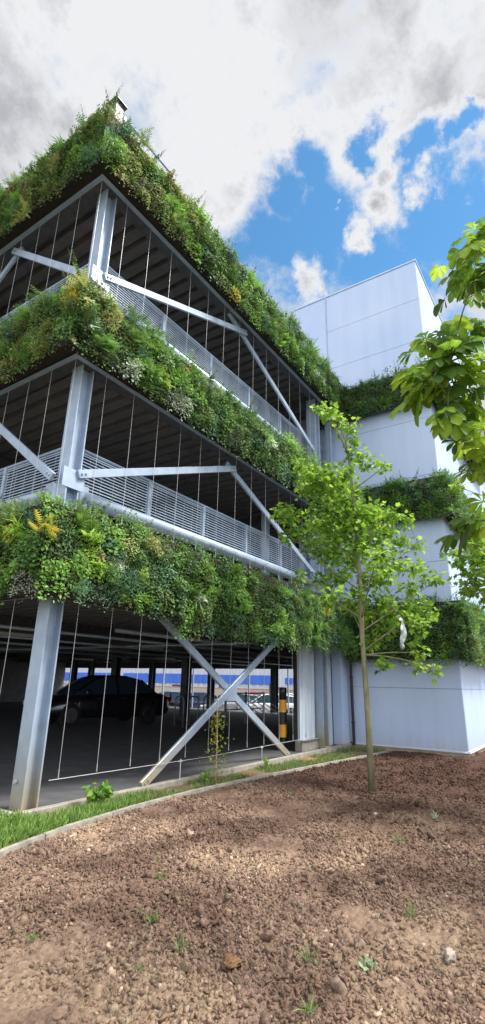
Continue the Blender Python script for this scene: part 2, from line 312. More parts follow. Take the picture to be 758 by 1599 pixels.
# ------------------------------------------------------------------ camera, light, sky
cam_d = bpy.data.cameras.new('camera'); cam = bpy.data.objects.new('camera', cam_d); COL.objects.link(cam); SC.camera = cam
yaw, pitch, roll = R(34.03), R(18.483), R(1.237)
fw = Vector((math.cos(yaw) * math.cos(pitch), math.sin(yaw) * math.cos(pitch), math.sin(pitch)))
rt = Vector((math.sin(yaw), -math.cos(yaw), 0)); up = rt.cross(fw)
r2 = rt * math.cos(roll) + up * math.sin(roll); u2 = -rt * math.sin(roll) + up * math.cos(roll)
mw = Matrix((r2, u2, -fw)).transposed().to_4x4(); mw.translation = (-3.809, -5.505, 1.43)
cam.matrix_world = mw
cam_d.sensor_fit = 'VERTICAL'; cam_d.sensor_height = 24; cam_d.sensor_width = 24; cam_d.lens = 24 * 795.28 / 1599
cam_d.clip_start = .05; cam_d.clip_end = 1500
SUN_AZ, SUN_EL = 300, 56
sd = bpy.data.lights.new('sun', 'SUN'); sd.energy = SUN_E; sd.angle = R(17); sd.color = (1, .95, .87)
sun = bpy.data.objects.new('sun', sd); COL.objects.link(sun)
sv = Vector((math.cos(R(SUN_AZ)) * math.cos(R(SUN_EL)), math.sin(R(SUN_AZ)) * math.cos(R(SUN_EL)), math.sin(R(SUN_EL))))
sun.rotation_euler = sv.to_track_quat('Z', 'Y').to_euler()
w = bpy.data.worlds.new('World'); SC.world = w; w.use_nodes = True; t = w.node_tree; t.nodes.clear()
wo = t.nodes.new('ShaderNodeOutputWorld')
sky = N(t, 'ShaderNodeTexSky', sky_type='NISHITA'); sky.sun_disc = False; sky.sun_elevation = R(SUN_EL); sky.sun_rotation = R(90 - SUN_AZ)
sky.air_density = 1.0; sky.dust_density = .1; sky.ozone_density = 4
bs = N(t, 'ShaderNodeBackground', Strength=SKY_S); hsv = N(t, 'ShaderNodeHueSaturation'); hsv.inputs['Saturation'].default_value = 1.15; hsv.inputs['Hue'].default_value = .487; t.links.new(sky.outputs[0], hsv.inputs['Color']); t.links.new(hsv.outputs[0], bs.inputs[0])
tc = t.nodes.new('ShaderNodeTexCoord'); D = tc.outputs['Generated']
def wn(scale, detail, rough, seed=(0, 0, 0), dist=0):
    mp = t.nodes.new('ShaderNodeMapping'); mp.inputs['Location'].default_value = seed; t.links.new(D, mp.inputs[0])
    n = t.nodes.new('ShaderNodeTexNoise'); n.inputs['Scale'].default_value = scale; n.inputs['Detail'].default_value = detail
    n.inputs['Roughness'].default_value = rough; n.inputs['Distortion'].default_value = dist; t.links.new(mp.outputs[0], n.inputs['Vector']); return n
def mth(op, a, b=None, c=None, clamp=False):
    m = N(t, 'ShaderNodeMath', operation=op); m.use_clamp = clamp
    for i, q in enumerate((a, b, c)):
        if q is None: continue
        if isinstance(q, (int, float)): m.inputs[i].default_value = q
        else: t.links.new(q, m.inputs[i])
    return m.outputs[0]
# the direction, roughened so that cloud edges are ragged
wob = wn(3.2, 13, .64)
vs = N(t, 'ShaderNodeVectorMath', operation='SUBTRACT'); t.links.new(wob.outputs['Color'], vs.inputs[0]); vs.inputs[1].default_value = (.5, .5, .5)
vm = N(t, 'ShaderNodeVectorMath', operation='SCALE'); t.links.new(vs.outputs[0], vm.inputs[0]); vm.inputs['Scale'].default_value = .30
va = N(t, 'ShaderNodeVectorMath', operation='ADD'); t.links.new(D, va.inputs[0]); t.links.new(vm.outputs[0], va.inputs[1])
def blobs(lst, k=1.0):
    out = None
    for x, y, z, r in lst:
        d = N(t, 'ShaderNodeVectorMath', operation='DISTANCE'); t.links.new(va.outputs[0], d.inputs[0]); d.inputs[1].default_value = (x, y, z)
        q = mth('SUBTRACT', 1.5, mth('DIVIDE', d.outputs['Value'], r * k))      # .5 at the radius
        out = q if out is None else mth('MAXIMUM', out, q)
    return out
blue = blobs(BLUE)
far_gap = mth('MULTIPLY_ADD', wn(2.2, 5, .55, (4, 2, 9)).outputs[0], 5.5, -3.1)       # gaps elsewhere in the sky
sepd = t.nodes.new('ShaderNodeSeparateXYZ'); t.links.new(D, sepd.inputs[0])
behind = mth('LESS_THAN', mth('ADD', sepd.outputs[0], mth('MULTIPLY', sepd.outputs[1], .8)), .25)
blue = mth('MAXIMUM', blue, mth('MULTIPLY', far_gap, behind))
cloud = mth('SUBTRACT', 1.0, blue)
cloud = mth('MAXIMUM', cloud, blobs(PUFF, .95))
def sstep(v, lo, hi):
    m = N(t, 'ShaderNodeMapRange', interpolation_type='SMOOTHSTEP'); t.links.new(v, m.inputs[0]); m.inputs[1].default_value = lo; m.inputs[2].default_value = hi
    return m.outputs[0]
cloud = mth('ADD', cloud, mth('MULTIPLY_ADD', wn(7, 12, .66, (2, 2, 5)).outputs[0], 2.2, -1.15))
cov = sstep(cloud, .12, .88)
# cloud body: soft grey bellies, bright tops and thin bright places
body = wn(2.6, 9, .58, (1.5, 7, 3), .3).outputs[0]
thin = sstep(blobs([BRIGHT], 2.2), -.6, 1.3)
edge = sstep(cloud, 1.7, .6)
lum = mth('ADD', mth('MULTIPLY', sstep(body, .32, .78), .62), mth('ADD', mth('MULTIPLY', thin, .65), mth('MULTIPLY', edge, .85)))
cr = t.nodes.new('ShaderNodeValToRGB'); e = cr.color_ramp.elements; e[0].position = .0; e[0].color = (.72, .735, .82, 1); e[1].position = 1; e[1].color = (1.5, 1.52, 1.56, 1)
m1 = e.new(.5); m1.color = (.88, .895, .97, 1)
t.links.new(lum, cr.inputs[0])
# clouds behind the camera brightened as added fill light for the shaded walls
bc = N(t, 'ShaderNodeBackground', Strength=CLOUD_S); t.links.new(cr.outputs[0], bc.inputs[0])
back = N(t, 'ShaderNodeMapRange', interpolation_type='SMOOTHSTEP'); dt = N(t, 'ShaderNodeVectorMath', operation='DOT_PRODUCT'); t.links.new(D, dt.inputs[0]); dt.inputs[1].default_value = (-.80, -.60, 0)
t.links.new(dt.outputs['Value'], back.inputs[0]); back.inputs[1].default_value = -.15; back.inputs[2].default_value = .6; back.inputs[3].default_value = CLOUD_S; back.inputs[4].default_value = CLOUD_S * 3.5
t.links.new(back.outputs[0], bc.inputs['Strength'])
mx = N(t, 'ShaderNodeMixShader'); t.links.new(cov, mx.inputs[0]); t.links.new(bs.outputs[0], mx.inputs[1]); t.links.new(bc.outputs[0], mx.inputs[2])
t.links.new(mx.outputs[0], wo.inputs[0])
vs_ = SC.view_settings; vs_.view_transform = 'Standard'; vs_.look = 'None'; vs_.gamma = 1; vs_.exposure = EXPO; vs_.use_curve_mapping = False
SC.cycles.max_bounces = 8; SC.cycles.transparent_max_bounces = 8; SC.cycles.diffuse_bounces = 4; SC.cycles.use_denoising = True

# ------------------------------------------------------------------ ground
EDGE = [(-9, -4.2), (-5, -2.9), (-2.5, -1.85), (-.64, -.93), (.15, -.74), (1.3, -.60), (2.43, -.55), (4.0, -.60), (5.12, -.70), (6.6, -.82), (7.99, -.95), (9.2, -1.0)]
EX = np.array([p[0] for p in EDGE]); EY = np.array([p[1] for p in EDGE])
def edge_y(x): return np.interp(x, EX, EY)
def ground_sheet():
    xs = np.concatenate([np.linspace(-400, -12, 12), np.linspace(-10, 20.4, 20), np.array([21, 21.8, 22.6, 26, 34, 60]), np.linspace(80, 600, 10)])
    ys = np.linspace(-400, 500, 60)
    X, Y = np.meshgrid(xs, ys, indexing='ij'); Z = np.where(X < 20.5, -.25, np.where(X > 22, -.75, -.25 - .5 * (X - 20.5) / 1.5))
    n, m = X.shape; i = (np.arange(n - 1)[:, None] * m + np.arange(m - 1)[None]).ravel()
    return np_mesh('ground', np.stack([X, Y, Z], -1).reshape(-1, 3), [np.stack([i, i + m, i + m + 1, i + 1], 1)], M['ground'])
tag(link('ground', ground_sheet()), kind='structure')
def soil_z(X, Y):
    d = edge_y(X) - Y
    z = -.045 - .006 * np.clip(X, 0, 12) + .10 * (fbm(X * .8, Y * .8, 3, 5) - .5) * np.clip(d, 0, 1)
    z = z + .11 * (fbm(X * 5, Y * 5, 5, 9) - .5) * np.clip(d * 3, .15, 1)
    q = fbm(X * 16, Y * 16, 3, 30); z = z + .035 * np.abs(q - .5) * 2 + .016 * fbm(X * 42, Y * 42, 3, 60)
    h = np.hypot(X - 4.75, Y + 2.3)
    z = z - .07 * np.exp(-((h - .12) / .28) ** 2)
    return z
def soil_bed():
    # fine near the camera, coarser farther off
    xs = np.concatenate([np.linspace(-9, -3, 60)[:-1], np.linspace(-3, 5, 760)[:-1], np.linspace(5, 17, 260)])
    s = np.concatenate([np.linspace(0, 5, 430)[:-1], np.linspace(5, 12, 60)])
    X = np.repeat(xs[:, None], len(s), 1); Y = edge_y(X) - .06 - s[None] * 1.0
    Z = soil_z(X, Y)
    n, m = X.shape; i = (np.arange(n - 1)[:, None] * m + np.arange(m - 1)[None]).ravel()
    return np_mesh('soil_bed', np.stack([X, Y, Z], -1).reshape(-1, 3), [np.stack([i, i + 1, i + m + 1, i + m], 1)], M['soil'], smooth=True)
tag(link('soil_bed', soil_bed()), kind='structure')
def ico(sub, seed):
    import bmesh
    bm = bmesh.new(); bmesh.ops.create_icosphere(bm, subdivisions=sub, radius=1)
    rr = np.random.default_rng(seed); v = np.array([q.co[:] for q in bm.verts]); f = np.array([[x.index for x in q.verts] for q in bm.faces]); bm.free()
    # lumpy, faceted clod: a few random planes cut the ball
    for k in range(7):
        nrm = unit(rr.normal(size=3)); d = v @ nrm; lim = rr.uniform(.3, .75); v = v - np.clip(d - lim, 0, None)[:, None] * nrm * .85
    v = v * (1 + rr.normal(size=(len(v), 1)) * (.16 if sub < 2 else .24)) * np.array([1.1, rr.uniform(.6, 1), rr.uniform(.45, .75)])
    return v, f
def clods(n, smin, smax, sub, xr, dr, seed, pale=.04, power=2.5):
    rr = np.random.default_rng(seed); L = Leaves()
    tm = [ico(sub, seed * 10 + k) for k in range(5)]
    x = rr.uniform(xr[0], xr[1], n); d = rr.uniform(dr[0], dr[1], n); y = edge_y(x) - .05 - d
    keep = fbm(x * 1.5, y * 1.5, 4, 3) + rr.uniform(-.13, .13, n) + .05 * (sub == 1) > (.42 if smax < .04 else .47); x = x[keep]; y = y[keep]; n = len(x)
    sz = smin + (smax - smin) * rr.uniform(0, 1, n) ** power
    z = soil_z(x, y) + sz * rr.uniform(-.35, .40, n)
    v_ = rr.uniform(.74, 1.26, (n, 1)); col = v_ * (1 + rr.uniform(-.06, .06, (n, 3)))
    pl = rr.uniform(size=n) < pale; col[pl] = np.array([1.9, 2.0, 2.1]) * rr.uniform(.8, 1.2, (pl.sum(), 1))
    for k, tv in enumerate(tm):
        s_ = np.arange(n) % 5 == k
        L.add((tv[0], [tv[1]]), np.stack([x, y, z], 1)[s_], rr.normal(size=(s_.sum(), 3)), rr.normal(size=(s_.sum(), 3)), sz[s_], col[s_])
    return L
LC = [clods(150000, .005, .026, 1, (-2.6, 2.2), (0, 4.6), 1, .02, 1.9), clods(9000, .012, .048, 2, (-2.6, 2.2), (0, 4.6), 2, .02, 3), clods(50000, .007, .030, 1, (1.2, 9.0), (0, 4.6), 3, .015), clods(5200, .018, .055, 2, (1, 9), (0, 5), 4, .015, 4)]
allL = Leaves()
for q in LC:
    for k, lst in q.F.items(): allL.F.setdefault(k, []).extend([a + allL.n for a in lst])
    allL.V += q.V; allL.C += q.C; allL.n += q.n
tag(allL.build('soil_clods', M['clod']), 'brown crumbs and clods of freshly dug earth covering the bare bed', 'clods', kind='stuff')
# a few big lumps that can be told apart
for i, (x, y, s_, m_, lb) in enumerate([(-1.03, -3.62, .055, 'clod', 'large orange brown earth clod lying in the middle of the bare bed'),
                                 (-.23, -4.55, .05, 'stone', 'pale pinkish rough stone at the lower right of the bare bed'),
                                 (.55, -1.30, .032, 'stone', 'pale stone lying in the soil just below the kerb edging'),
                                 (2.9, -3.0, .03, 'stone', 'small pale stone on the soil below the young tree')]):
    v, f = ico(3, 50 + i); me = np_mesh('earth_clod' if m_ == 'clod' else 'stone', v * s_ * np.array([1.15, 1, 1]), [f], M[m_] if m_ != 'clod' else M['lump'], np.ones((len(v), 3)))
    o = link(me.name, me); o.location = (x, y, float(soil_z(np.array([x]), np.array([y]))[0]) + s_ * .45); tag(o, lb, 'clod' if m_ == 'clod' else 'stone')
# verge between the edging and the building
def strip(name, xs, y1f, n, zf, m):
    X = np.repeat(np.array(xs)[:, None], n, 1); Y0 = edge_y(X) + .02; Y1 = y1f(X); s = np.linspace(0, 1, n)[None]; Y = Y0 + (Y1 - Y0) * s; Z = zf(X, Y)
    k, m_ = X.shape; i = (np.arange(k - 1)[:, None] * m_ + np.arange(m_ - 1)[None]).ravel()
    return link(name, np_mesh(name, np.stack([X, Y, Z], -1).reshape(-1, 3), [np.stack([i, i + m_, i + m_ + 1, i + 1], 1)], m, smooth=True))
def verge_z(X, Y): return -.03 + .05 * (fbm(X * 3, Y * 3, 4, 77) - .5) - .006 * np.clip(X, 0, 12)
tag(strip('grass_verge', np.linspace(-.02, 9.55, 220), lambda X: 0 * X + .02, 24, verge_z, M['verge']), kind='structure')
tag(strip('side_verge', np.linspace(-9, -.02, 160), lambda X: 0 * X + 24, 90, verge_z, M['verge']), kind='structure')
# edging kerb: thin concrete line
kb = MB()
for a in range(len(EDGE) - 1):
    n = 5
    for k in range(n):
        x0 = EDGE[a][0] + (EDGE[a + 1][0] - EDGE[a][0]) * k / n; x1 = EDGE[a][0] + (EDGE[a + 1][0] - EDGE[a][0]) * (k + 1) / n - (.010 if k % 3 == 2 else 0)
        y0, y1 = float(edge_y(x0)), float(edge_y(x1)); z0 = .012 - .006 * max(x0, 0); z1 = .012 - .006 * max(x1, 0)
        kb.add([(x0, y0 - .04, z0 - .2), (x0, y0 - .04, z0), (x0, y0 + .015, z0), (x0, y0 + .015, z0 - .2), (x1, y1 - .04, z1 - .2), (x1, y1 - .04, z1), (x1, y1 + .015, z1), (x1, y1 + .015, z1 - .2)],
               [(1, 5, 6, 2), (0, 4, 5, 1), (2, 6, 7, 3)])
tag(kb.build('edging_kerb', M['conc']), kind='structure')
kb = MB(); kb.box(-.02, .0, -.25, 9.58, .10, .02).box(-.02, .10, -.25, .12, 25.2, .025)
tag(kb.build('building_kerb', M['conc'], bevel=.008), kind='structure')
tag(MB().box(.12, .10, -.2, 20.6, 25.2, -.012).build('parking_floor', M['asphalt']), kind='structure')
tag(MB().add([(22.2, -60, -.74), (75, -60, -.74), (75, 90, -.74), (22.2, 90, -.74)], [(0, 1, 2, 3)]).build('outer_car_park', M['lot']), kind='structure')
for i in range(5):
    pass
# grass blades
def blades(n, xr, yfn, size, colr, seed, keepf=None):
    rr = np.random.default_rng(seed); x = rr.uniform(*xr, n); y = yfn(x, rr.uniform(0, 1, n)); 
    if keepf is not None:
        k = keepf(x, y, rr); x = x[k]; y = y[k]; n = len(x)
    z = verge_z(x, y) - .01
    al = np.stack([rr.normal(size=n) * .55, rr.normal(size=n) * .55, np.ones(n)], 1); nm = rr.normal(size=(n, 3)); nm[:, 2] = .1
    c = np.array(colr[0])[None] * (1 - rr.uniform(0, 1, (n, 1))) + np.array(colr[1])[None] * rr.uniform(0, 1, (n, 1))
    return x, y, z, al, nm, rr.uniform(size[0], size[1], n), c
G = Leaves()
def gkeep(x, y, rr): return (fbm(x * 1.6, y * 1.6, 4, 91) + rr.uniform(-.13, .13, len(x)) + .10 * (x < .9) - .30 * np.clip(y + .32, 0, 1) > .525)
for a in (blades(42000, (-.1, 9.4), lambda x, u: edge_y(x) + .05 + u * (-.06 - edge_y(x)), (.03, .10), ((.10, .17, .045), (.22, .26, .10)), 5, gkeep),
          blades(30000, (-3.0, .1), lambda x, u: edge_y(x) + .04 + u * 1.6, (.05, .15), ((.09, .20, .035), (.22, .33, .08)), 6),
          blades(9000, (-.6, 1.6), lambda x, u: edge_y(x) + .04 + u * .35, (.05, .13), ((.09, .20, .035), (.22, .33, .08)), 8)):
    x, y, z, al, nm, sz, c = a
    ok = ~((x > .0) & (y > -.02)); x, y, z, al, nm, sz, c = [q[ok] for q in (x, y, z, al, nm, sz, c)]
    G.add((BLADE[0] * np.array([1.1, 1, 1]), BLADE[1]), np.stack([x, y, z], 1), al, nm, sz, c)
tag(G.build('grass', M['grass']), 'short bright green grass growing between the kerb edging and the car park', 'grass', kind='stuff')
# ------------------------------------------------------------------ the car park building
LV = [2.39, 5.84, 9.32]            # underside of each deck's edge
cp = empty('car_park', (0, 0, 0), 'open sided three storey steel car park with galvanised columns, crossed braces and dark ribbed decks', 'car park')
XE, YE = 20.0, 25.0
for i, z in enumerate(LV):
    dk = MB()
    # ribbed decking running away from the long side, laid as one folded sheet with its slab
    p = .32; zs = z + .30; prof = [(.27, zs + .55)]; x = .27
    while x < XE - .3:
        prof += [(x, zs), (x + .20, zs), (x + .22, zs + .13), (x + .30, zs + .13)]; x += p
    prof += [(XE - .02, zs), (XE - .02, zs + .55)]
    dk.prism(prof, 1, .27, YE - .02)
    d_ = dk.build('deck', M['deck'], cp)
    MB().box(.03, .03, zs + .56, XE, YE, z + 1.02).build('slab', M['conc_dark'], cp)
    eb = MB()
    # channel shaped edge beam, web outwards, with a small lip that shows from below
    ch = [(0, 0), (.26, 0), (.26, .02), (.02, .02), (.02, .38), (.20, .38), (.20, .40), (0, .40)]
    xm = 9.55 if i < 3 else XE
    eb.prism([(u, z + v) for u, v in ch], 0, .27, xm)
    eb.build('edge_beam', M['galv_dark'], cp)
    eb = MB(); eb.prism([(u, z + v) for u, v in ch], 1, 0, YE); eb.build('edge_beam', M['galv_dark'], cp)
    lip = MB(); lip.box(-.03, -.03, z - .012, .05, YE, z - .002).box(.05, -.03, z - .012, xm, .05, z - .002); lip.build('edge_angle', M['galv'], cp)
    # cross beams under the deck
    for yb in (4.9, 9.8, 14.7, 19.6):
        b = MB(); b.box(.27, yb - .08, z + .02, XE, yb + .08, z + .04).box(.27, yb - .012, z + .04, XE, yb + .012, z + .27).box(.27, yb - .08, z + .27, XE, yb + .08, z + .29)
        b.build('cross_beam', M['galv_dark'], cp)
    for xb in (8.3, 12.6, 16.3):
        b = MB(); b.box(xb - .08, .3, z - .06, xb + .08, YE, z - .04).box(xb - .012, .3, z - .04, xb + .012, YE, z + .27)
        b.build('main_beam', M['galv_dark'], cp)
# bracket plates at the corner of each deck
for z in LV:
    MB().bar((.05, .45, z + .03), (.45, .05, z + .03), .10, .02).bar((.27, .27, z + .03), (.03, .03, z + .03), .06, .02).build('corner_bracket', M['galv_dark'], cp)
def h_col(x0, x1, y0, y1, z0, z1, name='column', m='galv', foot=True):
    """I section: flanges face along x, web between"""
    f = .022; ym = (y0 + y1) / 2; c = MB()
    c.prism([(x0, y0), (x0 + f, y0), (x0 + f, ym - .009), (x1 - f, ym - .009), (x1 - f, y0), (x1, y0), (x1, y1), (x1 - f, y1), (x1 - f, ym + .009), (x0 + f, ym + .009), (x0 + f, y1), (x0, y1)], 2, z0, z1)
    o = c.build(name, M[m], cp, bevel=.003)
    if foot:
        b = MB(); b.box(x0 - .05, y0 - .05, z0 - .02, x1 + .05, y1 + .05, z0 + .012)
        for a_, b_ in ((x0 - .025, y0 - .025), (x1 + .025, y0 - .025), (x1 + .025, y1 + .025), (x0 - .025, y1 + .025)): b.tube([(a_, b_, z0 + .01), (a_, b_, z0 + .035)], .013, 6)
        b.build('base_plate', M['galv'], o)
    return o
LEVEL = [(0.03, LV[0]), (3.42, LV[1]), (6.87, LV[2])]
for z0, z1 in LEVEL:
    h_col(.20, .42, .10, .33, z0 - .1, z1, foot=False)
    h_col(8.12, 8.40, .10, .38, z0, z1)
    for yc in (4.9, 9.8, 14.7, 19.6): h_col(.10, .38, yc - .13, yc + .13, z0, z1, foot=False)
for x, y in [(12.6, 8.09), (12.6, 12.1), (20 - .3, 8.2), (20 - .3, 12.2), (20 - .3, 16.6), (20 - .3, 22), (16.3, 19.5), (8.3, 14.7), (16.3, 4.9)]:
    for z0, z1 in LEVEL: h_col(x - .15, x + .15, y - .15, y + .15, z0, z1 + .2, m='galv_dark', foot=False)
MB().box(.22, .22, 10.36, .40, .40, 11.62).build('roof_post', M['galv_dark'], cp, bevel=.004)      # corner post standing on the roof
MB().box(.17, .17, 11.62, .45, .45, 11.65).build('post_cap', M['galv_dark'], cp, bevel=.004)
# ground floor end wall beside the tower, its steel and sheeting
MB().box(7.30, .30, .02, 8.08, .36, LV[0]).build('end_panel', M['clad_stain'], cp)
MB().box(7.27, .24, -.02, 8.12, .42, .20).build('end_plinth', M['conc'], cp, bevel=.01)
MB().prism([(7.22, .20), (7.30, .29), (8.09, .29), (8.09, .20)], 2, .21, .225).build('drip_flashing', M['galv'], cp)
cs = MB(); prof = [(8.45, .34)]; x = 8.45
while x < 9.05: prof += [(x, .28), (x + .05, .28), (x + .07, .31), (x + .11, .31)]; x += .13
prof += [(x, .34)]
cs.prism(prof, 2, .0, LV[0]); cs.build('corrugated_sheet', M['clad_stain'], cp)
MB().box(9.12, .05, .0, 9.56, .30, LV[0]).build('end_panel', M['clad'], cp)
for z0, z1 in LEVEL[1:]:
    MB().box(9.20, .12, z0, 9.32, .30, z1).build('end_post', M['galv'], cp, bevel=.004)
    MB().box(8.72, .60, z0, 8.80, .70, z1 + .2).build('end_post', M['galv'], cp, bevel=.004)
    MB().box(7.75, 1.6, z0, 8.1, 1.66, z1 + .2).build('end_panel', M['clad'], cp)
# solid far wall, and a deep upstand along the far open side
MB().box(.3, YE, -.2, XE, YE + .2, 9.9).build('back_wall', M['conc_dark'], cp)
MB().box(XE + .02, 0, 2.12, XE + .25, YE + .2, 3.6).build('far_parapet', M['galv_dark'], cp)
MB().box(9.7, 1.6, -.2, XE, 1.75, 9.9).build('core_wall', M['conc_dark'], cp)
# braces with their bolted end plates
def brace(p, q, wd=.125):
    b = MB().bar(p, q, .05, wd, up=(0, 0, 1)).build('brace', M['galv'], cp, bevel=.006)
    p, q = Vector(p), Vector(q); d = (q - p).normalized(); pl = None
    out = Vector((0, -1, 0)) if abs(d.x) > abs(d.y) else Vector((-1, 0, 0))
    for e_, s_ in ((p, 1), (q, -1)):
        for k in (.06, .13):
            c = e_ + d * s_ * k; MB().tube([c + out * .02, c + out * .045], .017, 6).build('bolt', M['galv'], b)
    return b
brace((2.06, .07, .02), (5.95, .07, 2.36)); brace((2.30, .13, 2.38), (6.45, .13, .0))
MB().bar((4.06, .10, 1.22), (4.38, .10, 1.22), .09, .24).build('brace_joint', M['galv'], cp, bevel=.01)
brace((.34, .07, 4.12), (4.15, .07, 5.62)); brace((3.90, .13, 5.66), (8.05, .13, 4.02))
brace((.34, .07, 7.55), (4.45, .07, 9.17)); brace((3.80, .13, 9.32), (8.05, .13, 7.62))
for zb, za in ((4.02, 5.75), (7.47, 9.2)):
    brace((.07, .24, zb), (.07, 2.55, za)); brace((.13, 2.35, za + .03), (.13, 4.85, zb))
    brace((.07, 4.95, zb), (.07, 7.45, za)); brace((.13, 7.25, za + .03), (.13, 9.75, zb))
    MB().prism([(.12, zb - .12), (.48, zb - .12), (.48, zb + .08), (.30, zb + .16), (.12, zb + .16)], 1, .085, .097).build('gusset_plate', M['galv'], cp)
brace((.07, 5.0, .05), (.07, 9.6, 2.36)); brace((.13, 9.6, .05), (.13, 5.0, 2.36))
# steel cables hanging in front of each opening
def cable(p, q):
    c = MB().tube([p, q], .0029, 5).build('cable', M['white_steel'], cp)
    p, q = Vector(p), Vector(q); d = (q - p).normalized()
    MB().tube([q - d * .09, q], .008, 6).build('turnbuckle', M['galv'], c); MB().tube([p, p + d * .05], .007, 6).build('cable_clamp', M['galv'], c)
M['white_steel'] = mat('bright stainless steel', [(.3, (.42, .42, .43)), (.7, (.55, .55, .57))], rough=.35, metal=.2)
xs_c = [.02] + [.59 + .585 * k for k in range(15)]
for k, (zb, zt) in enumerate(((.31, LV[0]), (3.60, LV[1]), (7.05, LV[2]))):
    for x in xs_c:
        if k == 0 and (x < .1 or x > 7.2): continue
        cable((x, .02, zt), (x, .02, zb))
    for j in range(1, 14): cable((.02, .02 + .55 * j, zt), (.02, .02 + .55 * j, zb))
gc = MB().tube([(.46, .02, .30), (3.4, .02, .265), (7.25, .02, .30)], .0045, 5)
for x in (2.83, 5.2): gc.tube([(x, .02, .30), (x, .02, .02)], .008, 6).bar((x - .04, .02, .27), (x + .04, .02, .27), .02, .02)
gc.build('ground_cable', M['white_steel'], cp)
gc = MB().tube([(.02, .36, .30), (.02, 8.2, .30)], .007, 5).tube([(.16, .24, .30), (.19, .24, .30)], .022, 10); gc.build('ground_cable', M['white_steel'], cp)
# railings behind the planting, with a round crash barrier at their foot
def railing(zr, side, L0, L1):
    ax = 0.50
    P = (lambda u, z, o=0: (u, ax + o, z)) if side == 'long' else (lambda u, z, o=0: (ax + o, u, z))
    rl = MB().tube([P(L0, zr), P(L1, zr)], .027, 8).bar(P(L0, zr - .66), P(L1, zr - .66), .03, .03).bar(P(L0, zr - .05), P(L1, zr - .05), .025, .02).build('railing', M['galv'], cp)
    inf = MB(); z = zr - .63
    while z < zr - .06: inf.bar(P(L0, z), P(L1, z), .008, .019); z += .050
    u = L0 + .25
    while u < L1: inf.bar(P(u, zr - .64, .008), P(u, zr - .06, .008), .006, .006, up=(1, 1, 0)); u += .25
    inf.build('mesh_infill', M['galv'], rl)
    u = L0 + .02; k = 0
    while u < L1 + .01:
        pst = MB().box(*[min(a, b) for a, b in zip(P(u - .035, zr - 1.05, -.03), P(u + .035, zr, .03))], *[max(a, b) for a, b in zip(P(u - .035, zr - 1.05, -.03), P(u + .035, zr + .0, .03))])
        for q in (-.12, -.6): pst.tube([P(u, zr + q, -.03), P(u, zr + q, -.045)], .012, 6)
        pst.build('railing_post', M['galv'], rl, bevel=.004); u += 1.53
    cb = MB()
    def rp(u, a, r): return P(u, zr - .74 + r * math.sin(a), -.10 + r * math.cos(a))
    cb.tube([P(L0 + .1, zr - .79, -.10), P(L1, zr - .79, -.10)], .11, 16)
    
    cb.build('crash_barrier', M['galv'], cp, smooth=True)
    MB().box(*[min(a, b) for a, b in zip(P(L0 + .0, zr - .95, -.16), P(L0 + .16, zr - .62, -.03))], *[max(a, b) for a, b in zip(P(L0, zr - .95, -.16), P(L0 + .16, zr - .62, -.03))]).build('barrier_bracket', M['galv'], cp, bevel=.01)
for zr in (4.74, 8.27):
    railing(zr, 'long', .62, 9.5); railing(zr, 'short', .62, 14.4)
rr_ = MB().tube([(.62, .5, 11.9), (2.1, .5, 11.9)], .025, 8)
for k in range(2): rr_.bar((.65 + k * 1.45, .5, 10.3), (.65 + k * 1.45, .5, 11.9), .05, .05, up=(1, 0, 0))
rr_.build('roof_railing', M['galv'], cp)
# pipes and lamps under the lowest deck
for a, b, r in [((3.0, 1.9, 2.31), (8.2, 1.9, 2.31), .045), ((.6, 3.1, 2.28), (19, 3.1, 2.28), .03), ((.6, 4.2, 2.2), (12, 4.2, 2.2), .025), ((.6, 6.6, 2.24), (19, 6.6, 2.24), .03), ((.6, 9.0, 2.24), (19, 9.0, 2.24), .03), ((5.5, .6, 2.22), (5.5, 19, 2.22), .025)]:
    MB().tube([a, b], r, 8).build('service_pipe', M['galv'], cp, smooth=True)
for x, y in [(3.5, 5.5), (3.5, 10.5), (8.0, 5.5), (8.0, 10.5), (14, 10.5), (14, 16), (8, 16)]:
    MB().prism([(y - .05, 2.40), (y + .05, 2.40), (y + .035, 2.33), (y - .035, 2.33)], 0, x - .6, x + .6).build('light_fitting', M['white'], cp)
